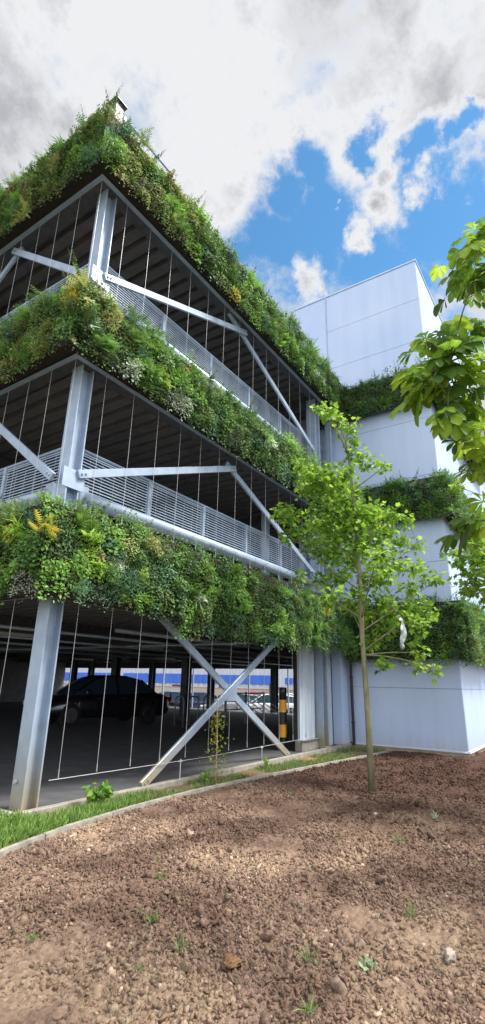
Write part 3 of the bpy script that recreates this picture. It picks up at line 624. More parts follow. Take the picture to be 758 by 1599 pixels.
# ------------------------------------------------------------------ living walls
PAL = dict(ivy=(.026, .075, .018), mid=(.060, .145, .026), bright=(.13, .27, .035), lime=(.22, .36, .04), olive=(.13, .15, .04), yellow=(.38, .34, .05),
           silver=(.30, .36, .27), rust=(.17, .11, .05), teal=(.045, .12, .075), moss=(.085, .13, .035), straw=(.26, .26, .09))
MEAN = np.array((.085, .155, .045))
PAL = {k: tuple(1.32 * (np.array(v) * (.85 if k in ('yellow', 'silver') else .60) + MEAN * (.15 if k in ('yellow', 'silver') else .40))) for k, v in PAL.items()}
def grow(Lv, p0, dirv, nrm, L, z0, z1, seed, weights, dens=1900, thick=.2, near=1.0, sprigs=6, topcol=None):
    """fill one face of a planted wall with patches of plants"""
    rr = np.random.default_rng(seed); p0 = np.array(p0, float); dv = np.array(dirv, float); nv = np.array(nrm, float); H = z1 - z0
    ua, ub = -.0, L
    npt = max(6, int(L * H / .042)); pu = rr.uniform(ua, ub, npt); pv = rr.uniform(-.02, H + .02, npt)
    names = list(weights); wt = np.array([weights[k] for k in names], float); kind = rr.choice(len(names), npt, p=wt / wt.sum())
    # plants of one kind stand in drifts
    fld = fbm(pu * 1.1 + seed, pv * 1.6, 3, seed); order = np.argsort(np.argsort(fld + rr.normal(size=npt) * .05)); cum = np.cumsum(wt / wt.sum()); k2 = np.searchsorted(cum, (order + .5) / npt)
    kind = np.where(rr.uniform(size=npt) < .45, k2, kind)
    pr = rr.uniform(.09, .30, npt); pb = rr.uniform(.03, .24, npt) * rr.uniform(.4, 1, npt); pj_ = rr.uniform(.80, 1.25, npt); form = rr.choice(4, npt, p=[.42, .22, .20, .16])
    n = int(L * H * dens * 1.75 * near); u = rr.uniform(ua, ub, n); v = rr.uniform(-.05, H + .06, n) 
    best = np.full(n, 9.); idx = np.zeros(n, int)
    for s_ in range(0, n, 4000):
        du = (u[s_:s_ + 4000, None] - pu[None]) ** 2 + ((v[s_:s_ + 4000, None] - pv[None]) * 1.1) ** 2; du = du / (pr[None] ** 1.0) ** 2
        idx[s_:s_ + 4000] = du.argmin(1); best[s_:s_ + 4000] = np.sqrt(du.min(1))
    bulge = pb[idx] * np.clip(1 - best ** 2 * .6, 0, 1) + .05
    bulge *= .35 + 1.35 * fbm(u * 1.7 + seed * 3, v * 1.9, 4, seed + 5)
    # profile: fuller at mid height, hanging a little at the foot
    out = thick + bulge * (rr.uniform(0, 1, n) ** .45) + .05 * np.sin(np.clip(v / H, 0, 1) * math.pi)
    top = np.clip((v - H + .12) / .18, 0, 1); out = out - rr.uniform(0, 1, n) * top * (thick + .12)
    v = v + top * rr.uniform(0, 1, n) * (.02 + bulge * 1.1)
    foot = np.clip((.10 - v) / .10, 0, 1); v = v - foot * rr.uniform(0, 1, n) ** 3 * .16
    pos = p0 + u[:, None] * dv + out[:, None] * nv + np.array([0, 0, 1.]) * (z0 + v)[:, None]
    base = np.array([PAL[names[k]] for k in kind])[idx] * pj_[idx][:, None] * rr.uniform(.7, 1.35, (n, 1)) * (1 + rr.uniform(-.12, .12, (n, 3)))
    f = form[idx]; al = nv * rr.uniform(-.1, .8, (n, 1)) + dv * rr.normal(size=(n, 1)) * .7; al[:, 2] += rr.uniform(-1.0, .35, n) + .8 * top
    nm = nv * .9 + rr.normal(size=(n, 3)) * .45; nm[:, 2] += .65
    sc = 1 / math.sqrt(near)
    for k, tm, a, b in ((0, HEART, .024, .052), (1, OVAL, .016, .034), (2, OVAL, .034, .062)):
        q = f == k; cc = base[q]
        Lv.add(tm if k != 2 else (OVAL[0] * np.array([.65, 1, 1]), OVAL[1]), pos[q], al[q], nm[q], rr.uniform(a, b, q.sum()) * sc, cc)
    q = f == 3; al2 = al[q] * .6; al2[:, 2] += .7
    Lv.add((BLADE[0] * np.array([1.6, 1, 1.5]), BLADE[1]), pos[q], al2 + rr.normal(size=(q.sum(), 3)) * .25, nm[q], rr.uniform(.05, .10, q.sum()) * sc, base[q] * 1.1)
    # fern and grass tufts that spring out of a patch
    tuf = np.where((form == 3) | (rr.uniform(size=npt) < .30))[0]
    for i in tuf:
        m_ = int(rr.integers(12, 26)); a = nv * rr.uniform(.3, 1.1, (m_, 1)) + dv * rr.normal(size=(m_, 1)) * .75; a[:, 2] += rr.uniform(-.25, 1.0, m_)
        c0 = p0 + dv * pu[i] + nv * (thick + pb[i] * .35) + np.array([0, 0, z0 + pv[i]]); cc = np.array(PAL[names[kind[i]]]) * pj_[i] * rr.uniform(.8, 1.5, (m_, 1))
        nn = np.tile([0, 0, 1.], (m_, 1)) + rr.normal(size=(m_, 3)) * .3
        if rr.uniform() < .5: Lv.add(FERN, np.tile(c0, (m_, 1)) + rr.normal(size=(m_, 3)) * .03, a, nn, rr.uniform(.14, .30, m_), cc)
        else: Lv.add((BLADE[0] * np.array([.7, 1, 2]), BLADE[1]), np.repeat(c0[None], m_ * 2, 0) + rr.normal(size=(m_ * 2, 3)) * .03, np.repeat(a, 2, 0) + rr.normal(size=(m_ * 2, 3)) * .2, np.repeat(nn, 2, 0), rr.uniform(.14, .28, m_ * 2), np.repeat(cc, 2, 0) * 1.1)
    # long sprigs above the top and hanging threads below
    for s_ in range(int(L * sprigs)):
        uu = rr.uniform(ua, ub); up_ = rr.uniform() < .8; ln = rr.uniform(.10, .42) if up_ else rr.uniform(.08, .25)
        st = p0 + dv * uu + nv * (thick * rr.uniform(.2, 1.3) if up_ else thick + .05) + np.array([0, 0, z0 + (H if up_ else .02)])
        d_ = nv * rr.uniform(-.1, .6) + dv * rr.normal() * .35 + np.array([0, 0, 1. if up_ else -1.2]); d_ /= np.linalg.norm(d_); k = int(ln / .022)
        tt = np.linspace(0, 1, k)[:, None]; pp = st + d_ * ln * tt + nv * .12 * tt ** 2; 
        cc = np.array(PAL[['olive', 'moss', 'teal', 'rust', 'mid'][rr.integers(5)]]) * rr.uniform(.6, 1.1, (k, 1))
        Lv.add((BLADE[0] * np.array([1.0, 1, 0]), BLADE[1]), pp[:-1], np.tile(d_, (k - 1, 1)), rr.normal(size=(k - 1, 3)), .032, cc[:-1] * .6)
        for sg in (-1, 1):
            Lv.add(OVAL, pp, d_ * .5 + dv * sg + rr.normal(size=(k, 3)) * .3, rr.normal(size=(k, 3)), .05 * (1.15 - tt[:, 0]) + .008, cc)
SUNNY = dict(mid=3, bright=2.6, olive=2.6, yellow=.15, straw=1.6, rust=.4, moss=2.5, silver=.15, ivy=1, teal=.6)
CORN = dict(mid=3, bright=2.6, lime=1.2, yellow=.35, silver=.35, ivy=1.6, moss=1.5, teal=1.2, straw=.35)
GREEN = dict(mid=4, ivy=3.2, bright=1.5, moss=1, teal=1.6, silver=.04, yellow=.05)
DARK = dict(ivy=5, mid=2.5, moss=1.2, teal=1, bright=.5, olive=.5, straw=.15)
def wall_thing(label, zb, zt):
    return empty('living_wall', (0, 0, zb), label, 'living wall', 'planted walls round the car park')
WZ = [(2.37, 3.50), (5.86, 6.86), (9.33, 10.42)]
WL = ['lowest band of green wall planting round the car park corner, above the ground floor opening, dotted with yellow and silver plants',
      'middle band of green wall planting round the car park corner, between the two upper open storeys',
      'topmost band of green wall planting along the car park roof edge, with wispy sprigs against the sky']
for i, ((zb, zt), lb) in enumerate(zip(WZ, WL)):
    wt_ = wall_thing(lb, zb, zt); of = (0, 0, zb)
    MB(of).box(-.22, -.22, zb, 9.2, -.035, zt).box(-.22, -.035, zb, -.035, 16, zt).build('planting_trough', M['felt'], wt_)
    Lv = Leaves()
    grow(Lv, (-.30, 0, 0), (1, 0, 0), (0, -1, 0), 2.6, zb + (.10 if i == 0 else 0), zt, 21 + i, SUNNY if i == 2 else CORN)
    grow(Lv, (2.2, 0, 0), (1, 0, 0), (0, -1, 0), 7.0, zb - (.13 if i == 0 else .03), zt - (.10 if i == 0 else 0), 31 + i, GREEN, dens=1700)
    Lv.build('foliage', M['leafwall'], wt_, of)
    Lv = Leaves()
    grow(Lv, (0, -.30, 0), (0, 1, 0), (-1, 0, 0), 6.0, zb + (.08 if i == 0 else 0), zt, 41 + i, SUNNY if i else CORN)
    grow(Lv, (0, 5.6, 0), (0, 1, 0), (-1, 0, 0), 10.3, zb, zt, 51 + i, GREEN, near=.25)
    Lv.build('foliage', M['leafwall'], wt_, of)
TZ = [(2.06, 3.42), (5.66, 6.72), (9.12, 10.12)]
TL = ['lowest band of dark green wall planting round the pale stair tower, just above its bottom panel',
      'middle band of green wall planting round the pale stair tower, with a few yellow plants on top',
      'top band of dark green wall planting round the pale stair tower, below the blank upper box']
for i, ((zb, zt), lb) in enumerate(zip(TZ, TL)):
    wt_ = wall_thing(lb, zb, zt); wt_['group'] = 'planted walls round the stair tower'; of = (0, 0, zb)
    X, Y = 9.58, -2.80; yl = .0 if i == 0 else .9
    MB(of).box(X - .20, Y - .20, zb, X - .004, -.04 if i == 0 else yl, zt).box(X - .004, Y - .20, zb, 17, Y - .004, zt).build('planting_trough', M['felt'], wt_)
    Lv = Leaves(); grow(Lv, (X, Y - .28, 0), (0, 1, 0), (-1, 0, 0), 2.95 if i == 0 else 3.6, zb, zt, 61 + i, DARK if i != 1 else GREEN, dens=1500, sprigs=4)
    Lv.build('foliage', M['leafwall'], wt_, of)
    Lv = Leaves(); grow(Lv, (X - .25, Y, 0), (1, 0, 0), (0, -1, 0), 7.6, zb, zt, 71 + i, DARK if i == 0 else GREEN, dens=1500, near=.6, sprigs=4)
    Lv.build('foliage', M['leafwall'], wt_, of)
    if i:
        MB(of).tube([(X - .25, Y - .24, zb - .05), (17, Y - .24, zb - .05)], .06, 10).tube([(X - .20, Y - .10, zb - .03), (17, Y - .10, zb - .03)], .03, 8).build('drain_pipe', M['black'], wt_, smooth=True)
        MB(of).bar((X - .13, Y - .2, zb - .03), (X - .13, yl, zb - .03), .12, .05).build('underside_tray', M['black'], wt_)

# ------------------------------------------------------------------ stair tower
tw = empty('stair_tower', (9.6, -2.78, 0), 'tall pale blue grey panelled stair tower standing at the right end of the car park', 'tower')
of = (9.6, -2.78, 0); TX, TY, TT = 9.6, -2.78, 14.15
MB(of).box(TX + .03, TY + .03, -.3, 18.0, 1.44, TT - .05).build('core', M['seam'], tw)
def panels(us, zs, side):
    for a in range(len(us) - 1):
        for b in range(len(zs) - 1):
            u0, u1, z0, z1 = us[a] + .004, us[a + 1] - .004, zs[b] + .004, zs[b + 1] - .004
            mb = MB(of)
            if side == 'front': mb.box(TX, u0, z0, TX + .028, u1, z1)
            else: mb.box(u0, TY, z0, u1, TY + .028, z1)
            mb.build('cladding_panel', M['clad'], tw, bevel=.002)
panels([TY + .0, .28], [.04, 1.38, 4.49, 6.9, 8.62, 11.2, 12.66, TT - .06], 'front')
panels([.28, 1.46], [3.4, 6.9, 8.62, 11.6, TT - .06], 'front')
panels([TX + .036, 13.7, 17.98], [.04, 1.38, 4.49, 6.9, 8.62, 11.2, 12.66, TT - .06], 'side')
MB(of).box(TX - .02, .262, 10.3, TX - .001, .298, TT - .06).build('joint_strip', M['galv'], tw)
MB(of).box(TX - .025, TY - .025, TT - .06, 18.03, 1.49, TT).build('coping', M['clad'], tw, bevel=.004)
MB(of).prism([(TX - .05, .0), (TX - .05, .012), (TX - .004, .05), (TX - .004, .0)], 1, TY - .04, -.02).build('drip_flashing', M['clad'], tw)
MB(of).prism([(TY - .05, .0), (TY - .05, .012), (TY - .004, .05), (TY - .004, .0)], 0, TX - .04, 18).build('drip_flashing', M['clad'], tw)
MB(of).box(TX + .002, TY + .002, -.35, 18, 0, -.0).build('plinth', M['plinth'], tw)
MB(of).tube([(TX - .05, -.06, -.02), (TX - .05, -.06, 2.2)], .036, 10).box(TX - .09, -.10, .50, TX, -.02, .53).box(TX - .09, -.10, 1.6, TX, -.02, 1.63).build('downpipe', M['black'], tw)

# ------------------------------------------------------------------ trees
def bez(p, q, sag=0, n=6, up_=.3):
    p = Vector(p); q = Vector(q); c = p.lerp(q, .5) + Vector((0, 0, (q - p).length * sag)); out = []
    for i in range(n + 1):
        s = i / n; out.append(p * (1 - s) ** 2 + c * 2 * s * (1 - s) + q * s * s)
    return out
def leafy(Lv, tips, per, size, pal, seed, tmpl=LOBED, flat=.6):
    rr = np.random.default_rng(seed)
    for x, y, z, r in tips:
        n = int(per * (r / .18) ** 2) + 5; g = rr.normal(size=(n, 3)) * r * .55 * np.array([1, 1, flat * 1.35])
        pos = np.array([x, y, z]) + g; al = g / r + rr.normal(size=(n, 3)) * .5; al[:, 2] -= .35
        nm = rr.normal(size=(n, 3)) * .45; nm[:, 2] += 1
        c = np.array(pal)[rr.integers(len(pal), size=n)] * rr.uniform(.75, 1.25, (n, 1))
        Lv.add(tmpl, pos, al, nm, rr.uniform(size[0], size[1], n), c)
def young_tree(name, label, base, trunk, radii, tips, seed, pal, per=26, size=(.06, .11), group=None, start=1.9):
    tr = empty(name, base, label, 'tree', group); rr = random.Random(seed)
    t_ = MB(base); t_.tube(trunk, radii, 12)
    t_.build('trunk', M['bark'], tr, smooth=True)
    br = MB(base); axis = [Vector(p) for p in trunk]
    def on_axis(z):
        for a, b in zip(axis, axis[1:]):
            if a.z <= z <= b.z: return a.lerp(b, (z - a.z) / (b.z - a.z))
        return axis[-1]
    mains = []
    for x, y, z, r in sorted(tips, key=lambda q: -((q[0] - base[0]) ** 2 + (q[1] - base[1]) ** 2)):
        q = Vector((x, y, z)); hor = math.hypot(x - on_axis(z).x, y - on_axis(z).y); best = None
        for path in mains:
            for p in path[2:]:
                d = (p - q).length
                if d < .55 and p.z < q.z + .1 and (best is None or d < best[0]): best = (d, p)
        if best and hor > .2: path = bez(best[1], q, .08, 4); r0 = .007
        else: path = bez(on_axis(max(start, z - hor * .55 - rr.uniform(.05, .3))), q, rr.uniform(-.05, .12), 7); r0 = .016; mains.append(path)
        br.tube(path, [r0 * (1 - .75 * i / (len(path) - 1)) for i in range(len(path))], 6)
        for k in range(3):
            e_ = q + Vector((rr.gauss(0, 1), rr.gauss(0, 1), rr.gauss(0, .6))) * r * .6; br.tube([path[-2], e_], [.004, .002], 4, cap=False)
    br.build('branches', M['bark'], tr, smooth=True)
    Lv = Leaves(); leafy(Lv, tips, per, size, pal, seed); Lv.build('leaves', M['leaftree'], tr, base)
    return tr
base = (4.66, -2.31, -.12)
PALT = [(.17, .32, .035), (.21, .38, .04), (.13, .26, .035), (.28, .44, .06), (.10, .21, .03)]
young_tree('young_tree', 'slender young tree with lime green leaves standing in the bare soil before the tower', base,
           [base, (4.655, -2.31, 1.0), (4.64, -2.29, 2.2), (4.63, -2.31, 3.2), (4.62, -2.28, 4.2), (4.60, -2.27, 5.0), (4.56, -2.2, 5.8), (4.5, -2.05, 6.4)],
           [.056, .046, .041, .036, .028, .020, .014, .008], TIPS, 5, PALT, per=85, size=(.06, .11))
base2 = (4.6, -6.4, -.12)
young_tree('young_tree', 'second young tree at the right edge, its leaves hanging before the tower side', base2,
           [base2, (4.6, -6.35, 1.5), (4.55, -6.2, 3.2), (4.5, -6.1, 4.6), (4.5, -6.1, 5.9)], [.07, .055, .042, .026, .01],
           T2 + [(4.5, -5.2, 3.4, .3), (4.8, -5.4, 2.9, .3), (4.5, -5.6, 4.2, .3), (5.0, -6.5, 4.2, .35), (4.3, -6.6, 3.6, .35), (4.6, -6.2, 5.2, .35), (4.5, -5.9, 5.8, .25), (4.9, -7.1, 3.3, .3)], 8, PALT, per=85, size=(.06, .11))
# chestnut with big hand shaped leaves, reaching in from the right
bc_ = (2.6, -7.9, -.12)
ct = empty('chestnut_tree', bc_, 'chestnut branch with big hand shaped leaves reaching in from the right edge, lit from behind', 'tree')
MB(bc_).tube([bc_, (2.6, -7.85, 1.2), (2.5, -7.8, 2.6), (2.35, -7.6, 3.8), (2.3, -7.5, 5.2), (2.4, -7.5, 6.4)], [.17, .14, .12, .10, .06, .02], 14).build('trunk', M['bark2'], ct, smooth=True)
br = MB(bc_); limbs = [bez((2.5, -7.75, 2.7), (-.55, -5.0, 3.55), .02, 10), bez((2.35, -7.6, 3.9), (-.2, -5.2, 4.75), .03, 10), bez((2.55, -7.8, 2.0), (-.3, -5.15, 2.45), .05, 8)]
for l_ in limbs: br.tube(l_, [.03 - .0025 * i * (10 / (len(l_) - 1)) for i in range(len(l_))], 8)
rr = random.Random(4); RC = np.random.default_rng(44); cl = Leaves()
PALC = [(.11, .22, .02), (.15, .27, .02), (.07, .15, .02), (.05, .11, .02), (.19, .30, .03)]
def palm_leaf(c, hub, s):
    """leaflets spread like fingers from the end of the stalk and droop"""
    c = np.array(c); out = c - hub; out[2] *= .4; out = unit(out + RC.normal(size=3) * .12); out[2] -= .25; out = unit(out)
    side = unit(np.cross(out, [0, 0, 1.])); nrm = unit(np.cross(side, out) + RC.normal(size=3) * .25); col = np.array(PALC[RC.integers(5)]) * RC.uniform(.8, 1.25)
    k = 7; angs = np.linspace(-115, 115, k)
    for a in angs:
        ca, sa = math.cos(R(a)), math.sin(R(a)); d = out * ca + side * sa; L_ = s * (1 - .35 * abs(a) / 115) * RC.uniform(.9, 1.08); w_ = L_ * .25
        # each leaflet: widest beyond the middle, folded along the rib, bending down
        ts = np.array([0, .28, .52, .76, .92, 1.0]); ws = np.array([.05, .28, .72, 1.0, .74, .10]) * w_; bend = -.60 * ts ** 2 * L_ * RC.uniform(.6, 1.4)
        rib = c + d * (ts * L_)[:, None] + np.array([0, 0, 1.]) * bend[:, None] * .8; sd_ = unit(np.cross(d, nrm))
        wav = 1 + RC.uniform(-.07, .07, 6); lf = rib + sd_ * (ws * wav)[:, None] + nrm * (ws * .35)[:, None]; rg = rib - sd_ * (ws * wav)[:, None] + nrm * (ws * .35)[:, None]
        V = np.concatenate([rib, lf, rg]); F = []
        for i in range(5): F += [(i, i + 1, 7 + i, 6 + i), (i, 12 + i, 13 + i, i + 1)]
        cl.V.append(V); cc_ = np.tile(col * RC.uniform(.85, 1.15), (len(V), 1)); cc_[:6] *= 1.3; cc_[6:] *= RC.uniform(.8, 1.08, (12, 1)); cc_[[10, 11, 16, 17]] *= np.array([1.25, .95, .8]) if RC.uniform() < .3 else 1; cl.C.append(cc_); cl.F.setdefault(4, []).append(np.array(F) + cl.n); cl.n += len(V)
pts = [p for l_ in limbs for p in l_[2:]]
extra = []
for l_ in limbs:
    for p in l_[2:6]:
        for k in range(4): extra.append((p.x + rr.gauss(.1, .3), p.y + rr.gauss(-.1, .3), p.z + rr.gauss(.1, .2)))
for k in range(70):
    extra.append((2.4 + rr.gauss(.3, .65), -7.6 + rr.gauss(-.4, .65), 4.8 + rr.gauss(0, .8)))
for i, c in enumerate(CH + extra):
    c = Vector(c); near = min(pts, key=lambda p: (p - c).length) if i < len(CH) + 48 else Vector((2.35, -7.5, c.z - .3))
    tw_ = bez(near, c + Vector((0, 0, .02)), .15, 4); br.tube(tw_, [.007, .006, .005, .004, .003], 5)
    palm_leaf(c, np.array(near), rr.uniform(.12, .175))
    if i < len(CH):
        for k_ in range(3 if c.z > 2.6 else 1): palm_leaf(c + Vector((rr.gauss(0, .08), rr.gauss(0, .08), rr.gauss(0, .08))), np.array(near), rr.uniform(.10, .155))
br.build('branches', M['bark2'], ct, smooth=True); cl.build('leaves', M['leafchest'], ct, bc_)
# scrap of polythene caught in the young tree
pb = MB(); rows = []
for i in range(13):
    s = i / 12; w_ = .012 + .052 * max(0, math.sin(math.pi * max(0, s * 1.15 - .15)) ** .8 if s > .13 else 0) * (1 - .35 * math.sin(9 * s)); z = 2.50 - .52 * s; o = .035 * math.sin(5 * s) + .06 * s; tw2 = .9 * math.sin(4 * s)
    rows.append([(4.40 + .56 * (a * w_ * math.cos(tw2) + o) + .83 * a * w_ * math.sin(tw2) + .018 * math.sin(9 * s + 5 * a), -3.01 - .83 * (a * w_ * math.cos(tw2) + o) + .56 * a * w_ * math.sin(tw2) + .018 * math.cos(11 * s + 4 * a), z + .03 * a * math.sin(7 * s)) for a in (-1, -.4, .3, 1)])
vv = [q for r_ in rows for q in r_]; ff = [(i * 4 + k, i * 4 + k + 1, i * 4 + k + 5, i * 4 + k + 4) for i in range(12) for k in range(3)]
pb.add(vv, ff); o = pb.build('plastic_scrap', M['polythene'], smooth=True); s_ = o.modifiers.new('t', 'SOLIDIFY'); s_.thickness = .002
tag(o, 'white scrap of plastic film snagged in the right hand branches of the young tree', 'plastic scrap')

# ------------------------------------------------------------------ small plants
def plant(name, label, cat, x, y, z, leaves, stems, group=None, m='leafwall'):
    e_ = empty(name, (x, y, z), label, cat, group)
    if stems: 
        b = MB()
        for p in stems: b.tube(p, [.006 * (1 - .6 * k / (len(p) - 1)) for k in range(len(p))], 5)
        b.build('stems', M['bark'], e_)
    leaves.build('leaves', M[m], e_); return e_
def shrub(label, x, y, h, w_, n, size, pal, seed, tm=HEART, name='shrub', cat='shrub'):
    rr = np.random.default_rng(seed); Lv = Leaves(); stems = []
    for k in range(7):
        a = rr.uniform(0, 6.28); q = (math.cos(a) * w_ * rr.uniform(.3, 1), math.sin(a) * w_ * rr.uniform(.3, 1), h * rr.uniform(.6, 1)); stems.append(bez((0, 0, 0), q, .1, 3))
        m_ = n // 7; tt = rr.uniform(.3, 1, m_)[:, None]; p = np.array(q) * tt + rr.normal(size=(m_, 3)) * w_ * .18; al = rr.normal(size=(m_, 3)); al[:, 2] -= .1; nm = rr.normal(size=(m_, 3)) * .5; nm[:, 2] += 1
        Lv.add(tm, p, al, nm, rr.uniform(*size, m_), np.array(pal)[rr.integers(len(pal), size=m_)] * rr.uniform(.8, 1.2, (m_, 1)))
    return plant(name, label, cat, x, y, -.04, Lv, stems)
shrub('low broad leaved shrub growing beside the foot of the corner column', 1.10, -.14, .26, .2, 90, (.06, .10), [(.07, .19, .03), (.12, .27, .04), (.2, .33, .05)], 1)
shrub('small leafy weed clump on the verge left of the tall sapling', 3.1, -.28, .22, .12, 120, (.02, .05), [(.12, .26, .04), (.2, .32, .06)], 2, OVAL, 'weed_clump', 'weed')
shrub('small leafy weed clump on the verge near the foot of the brace', 5.0, -.2, .22, .1, 90, (.02, .05), [(.12, .26, .04), (.2, .32, .06)], 3, OVAL, 'weed_clump', 'weed')
# staked sapling
e_ = empty('sapling', (3.42, -.22, -.04), 'thin yellowish green sapling tied upright to a cane on the verge', 'sapling')
MB().tube([(0, 0, 0), (.01, 0, .5), (-.01, .01, 1.25)], .009, 6).build('cane', M['plinth'], e_)
MB().tube(bez((.03, 0, 0), (.0, .0, .95), 0, 5), .005, 5).build('stem', M['bark'], e_)
rr_ = np.random.default_rng(6); n = 260; hz = rr_.uniform(.05, .98, n); ww = .10 * (1 - hz) + .045; p = np.stack([rr_.normal(size=n) * ww, rr_.normal(size=n) * ww, hz], 1)
Lv = Leaves(); Lv.add(OVAL, p, rr_.normal(size=(n, 3)) - np.array([0, 0, .4]), rr_.normal(size=(n, 3)) + np.array([0, 0, 1]), rr_.uniform(.025, .055, n), np.array([(.28, .32, .04), (.40, .38, .05), (.2, .3, .05)])[rr_.integers(3, size=n)])
Lv.build('leaves', M['leafwall'], e_)
def tuft(x, y, s, label, seed, pal=((.11, .19, .05), (.2, .28, .10)), group='weeds sprouting in the bare soil', n=26, wide=False):
    rr = np.random.default_rng(seed); Lv = Leaves(); al = rr.normal(size=(n, 3)) * .8; al[:, 2] = rr.uniform(.1, 1, n); nm = rr.normal(size=(n, 3)); nm[:, 2] += .4
    c = np.array(pal[0]) + (np.array(pal[1]) - np.array(pal[0])) * rr.uniform(0, 1, (n, 1)); tm = OVAL if wide else (BLADE[0] * np.array([.8, 1, 1]), BLADE[1])
    Lv.add(tm, rr.normal(size=(n, 3)) * np.array([.02, .02, .003]) * (s / .1), al, nm, rr.uniform(.5, 1.2, n) * s * (.6 if wide else 1), c)
    z = float(soil_z(np.array([x]), np.array([y]))[0]); o = Lv.build('weed', M['grass']); o.location = (x, y, z + .005); tag(o, label, 'weed', group)
WEEDS = [(-1.51, -2.57, .07, 'small grassy weed at the left of the bare soil'), (-.25, -2.40, .09, 'bushier green weed in the soil below the corner column'), (-.84, -2.88, .10, 'spreading grass tuft in the soil left of the middle'),
         (-1.05, -3.28, .11, 'flat spreading grass tuft just above the orange clod'), (-.72, -3.93, .09, 'bright green weed standing upright low in the middle of the soil'), (-.61, -4.23, .08, 'pale leafy weed low in the soil, right of the bright one'),
         (.24, -4.20, .10, 'thin grassy weed among the pebbles at the right of the soil'), (-1.16, -4.15, .09, 'green weed at the bottom edge of the photo'), (-1.37, -3.26, .05, 'tiny leafy weed left of the orange clod'),
         (3.21, -1.69, .08, 'small green weed in the soil left of the young tree'), (3.18, -3.63, .13, 'pale feathery weed in the dark soil right of the young tree'), (.0, -2.15, .08, 'leafy weed just behind the bushier green one'),
         (3.9, -1.6, .06, 'tiny green weed by the kerb edging, left of the young tree'), (1.9, -3.6, .10, 'wispy weed half way between the young tree and the bottom right corner'), (.55, -2.6, .08, 'yellowish weed in the middle of the soil')]
for i, (x, y, s, lb) in enumerate(WEEDS):
    pale = 'pale' in lb; tuft(x, y, s * .85, lb, 80 + i, ((.25, .33, .2), (.35, .45, .3)) if pale else ((.11, .20, .05), (.2, .28, .10)), wide=(i in (5, 8, 1, 12)))

# ------------------------------------------------------------------ bollards
def bollard(x, y, h, label, r=.085, z=-.01):
    e_ = empty('bollard', (x, y, z), label, 'bollard', 'striped bollards')
    n = 5; hb = h / n
    for k in range(n):
        b = MB(); 
        if k == n - 1: b.tube([(0, 0, k * hb), (0, 0, h - .02), (0, 0, h)], [r, r, r * .86], 20)
        else: b.tube([(0, 0, k * hb), (0, 0, (k + 1) * hb)], r, 20, cap=(k == 0))
        b.build('stripe', M['black'] if k % 2 == 0 else M['yellow'], e_, smooth=True)
    MB().tube([(0, 0, 0), (0, 0, .02)], r + .03, 16).build('foot', M['black'], e_)
bollard(7.30, .75, 1.34, 'tall black and yellow striped bollard beside the grey end panel')
bollard(8.05, 1.15, 1.34, 'black and yellow bollard mostly hidden behind the grey end panel')

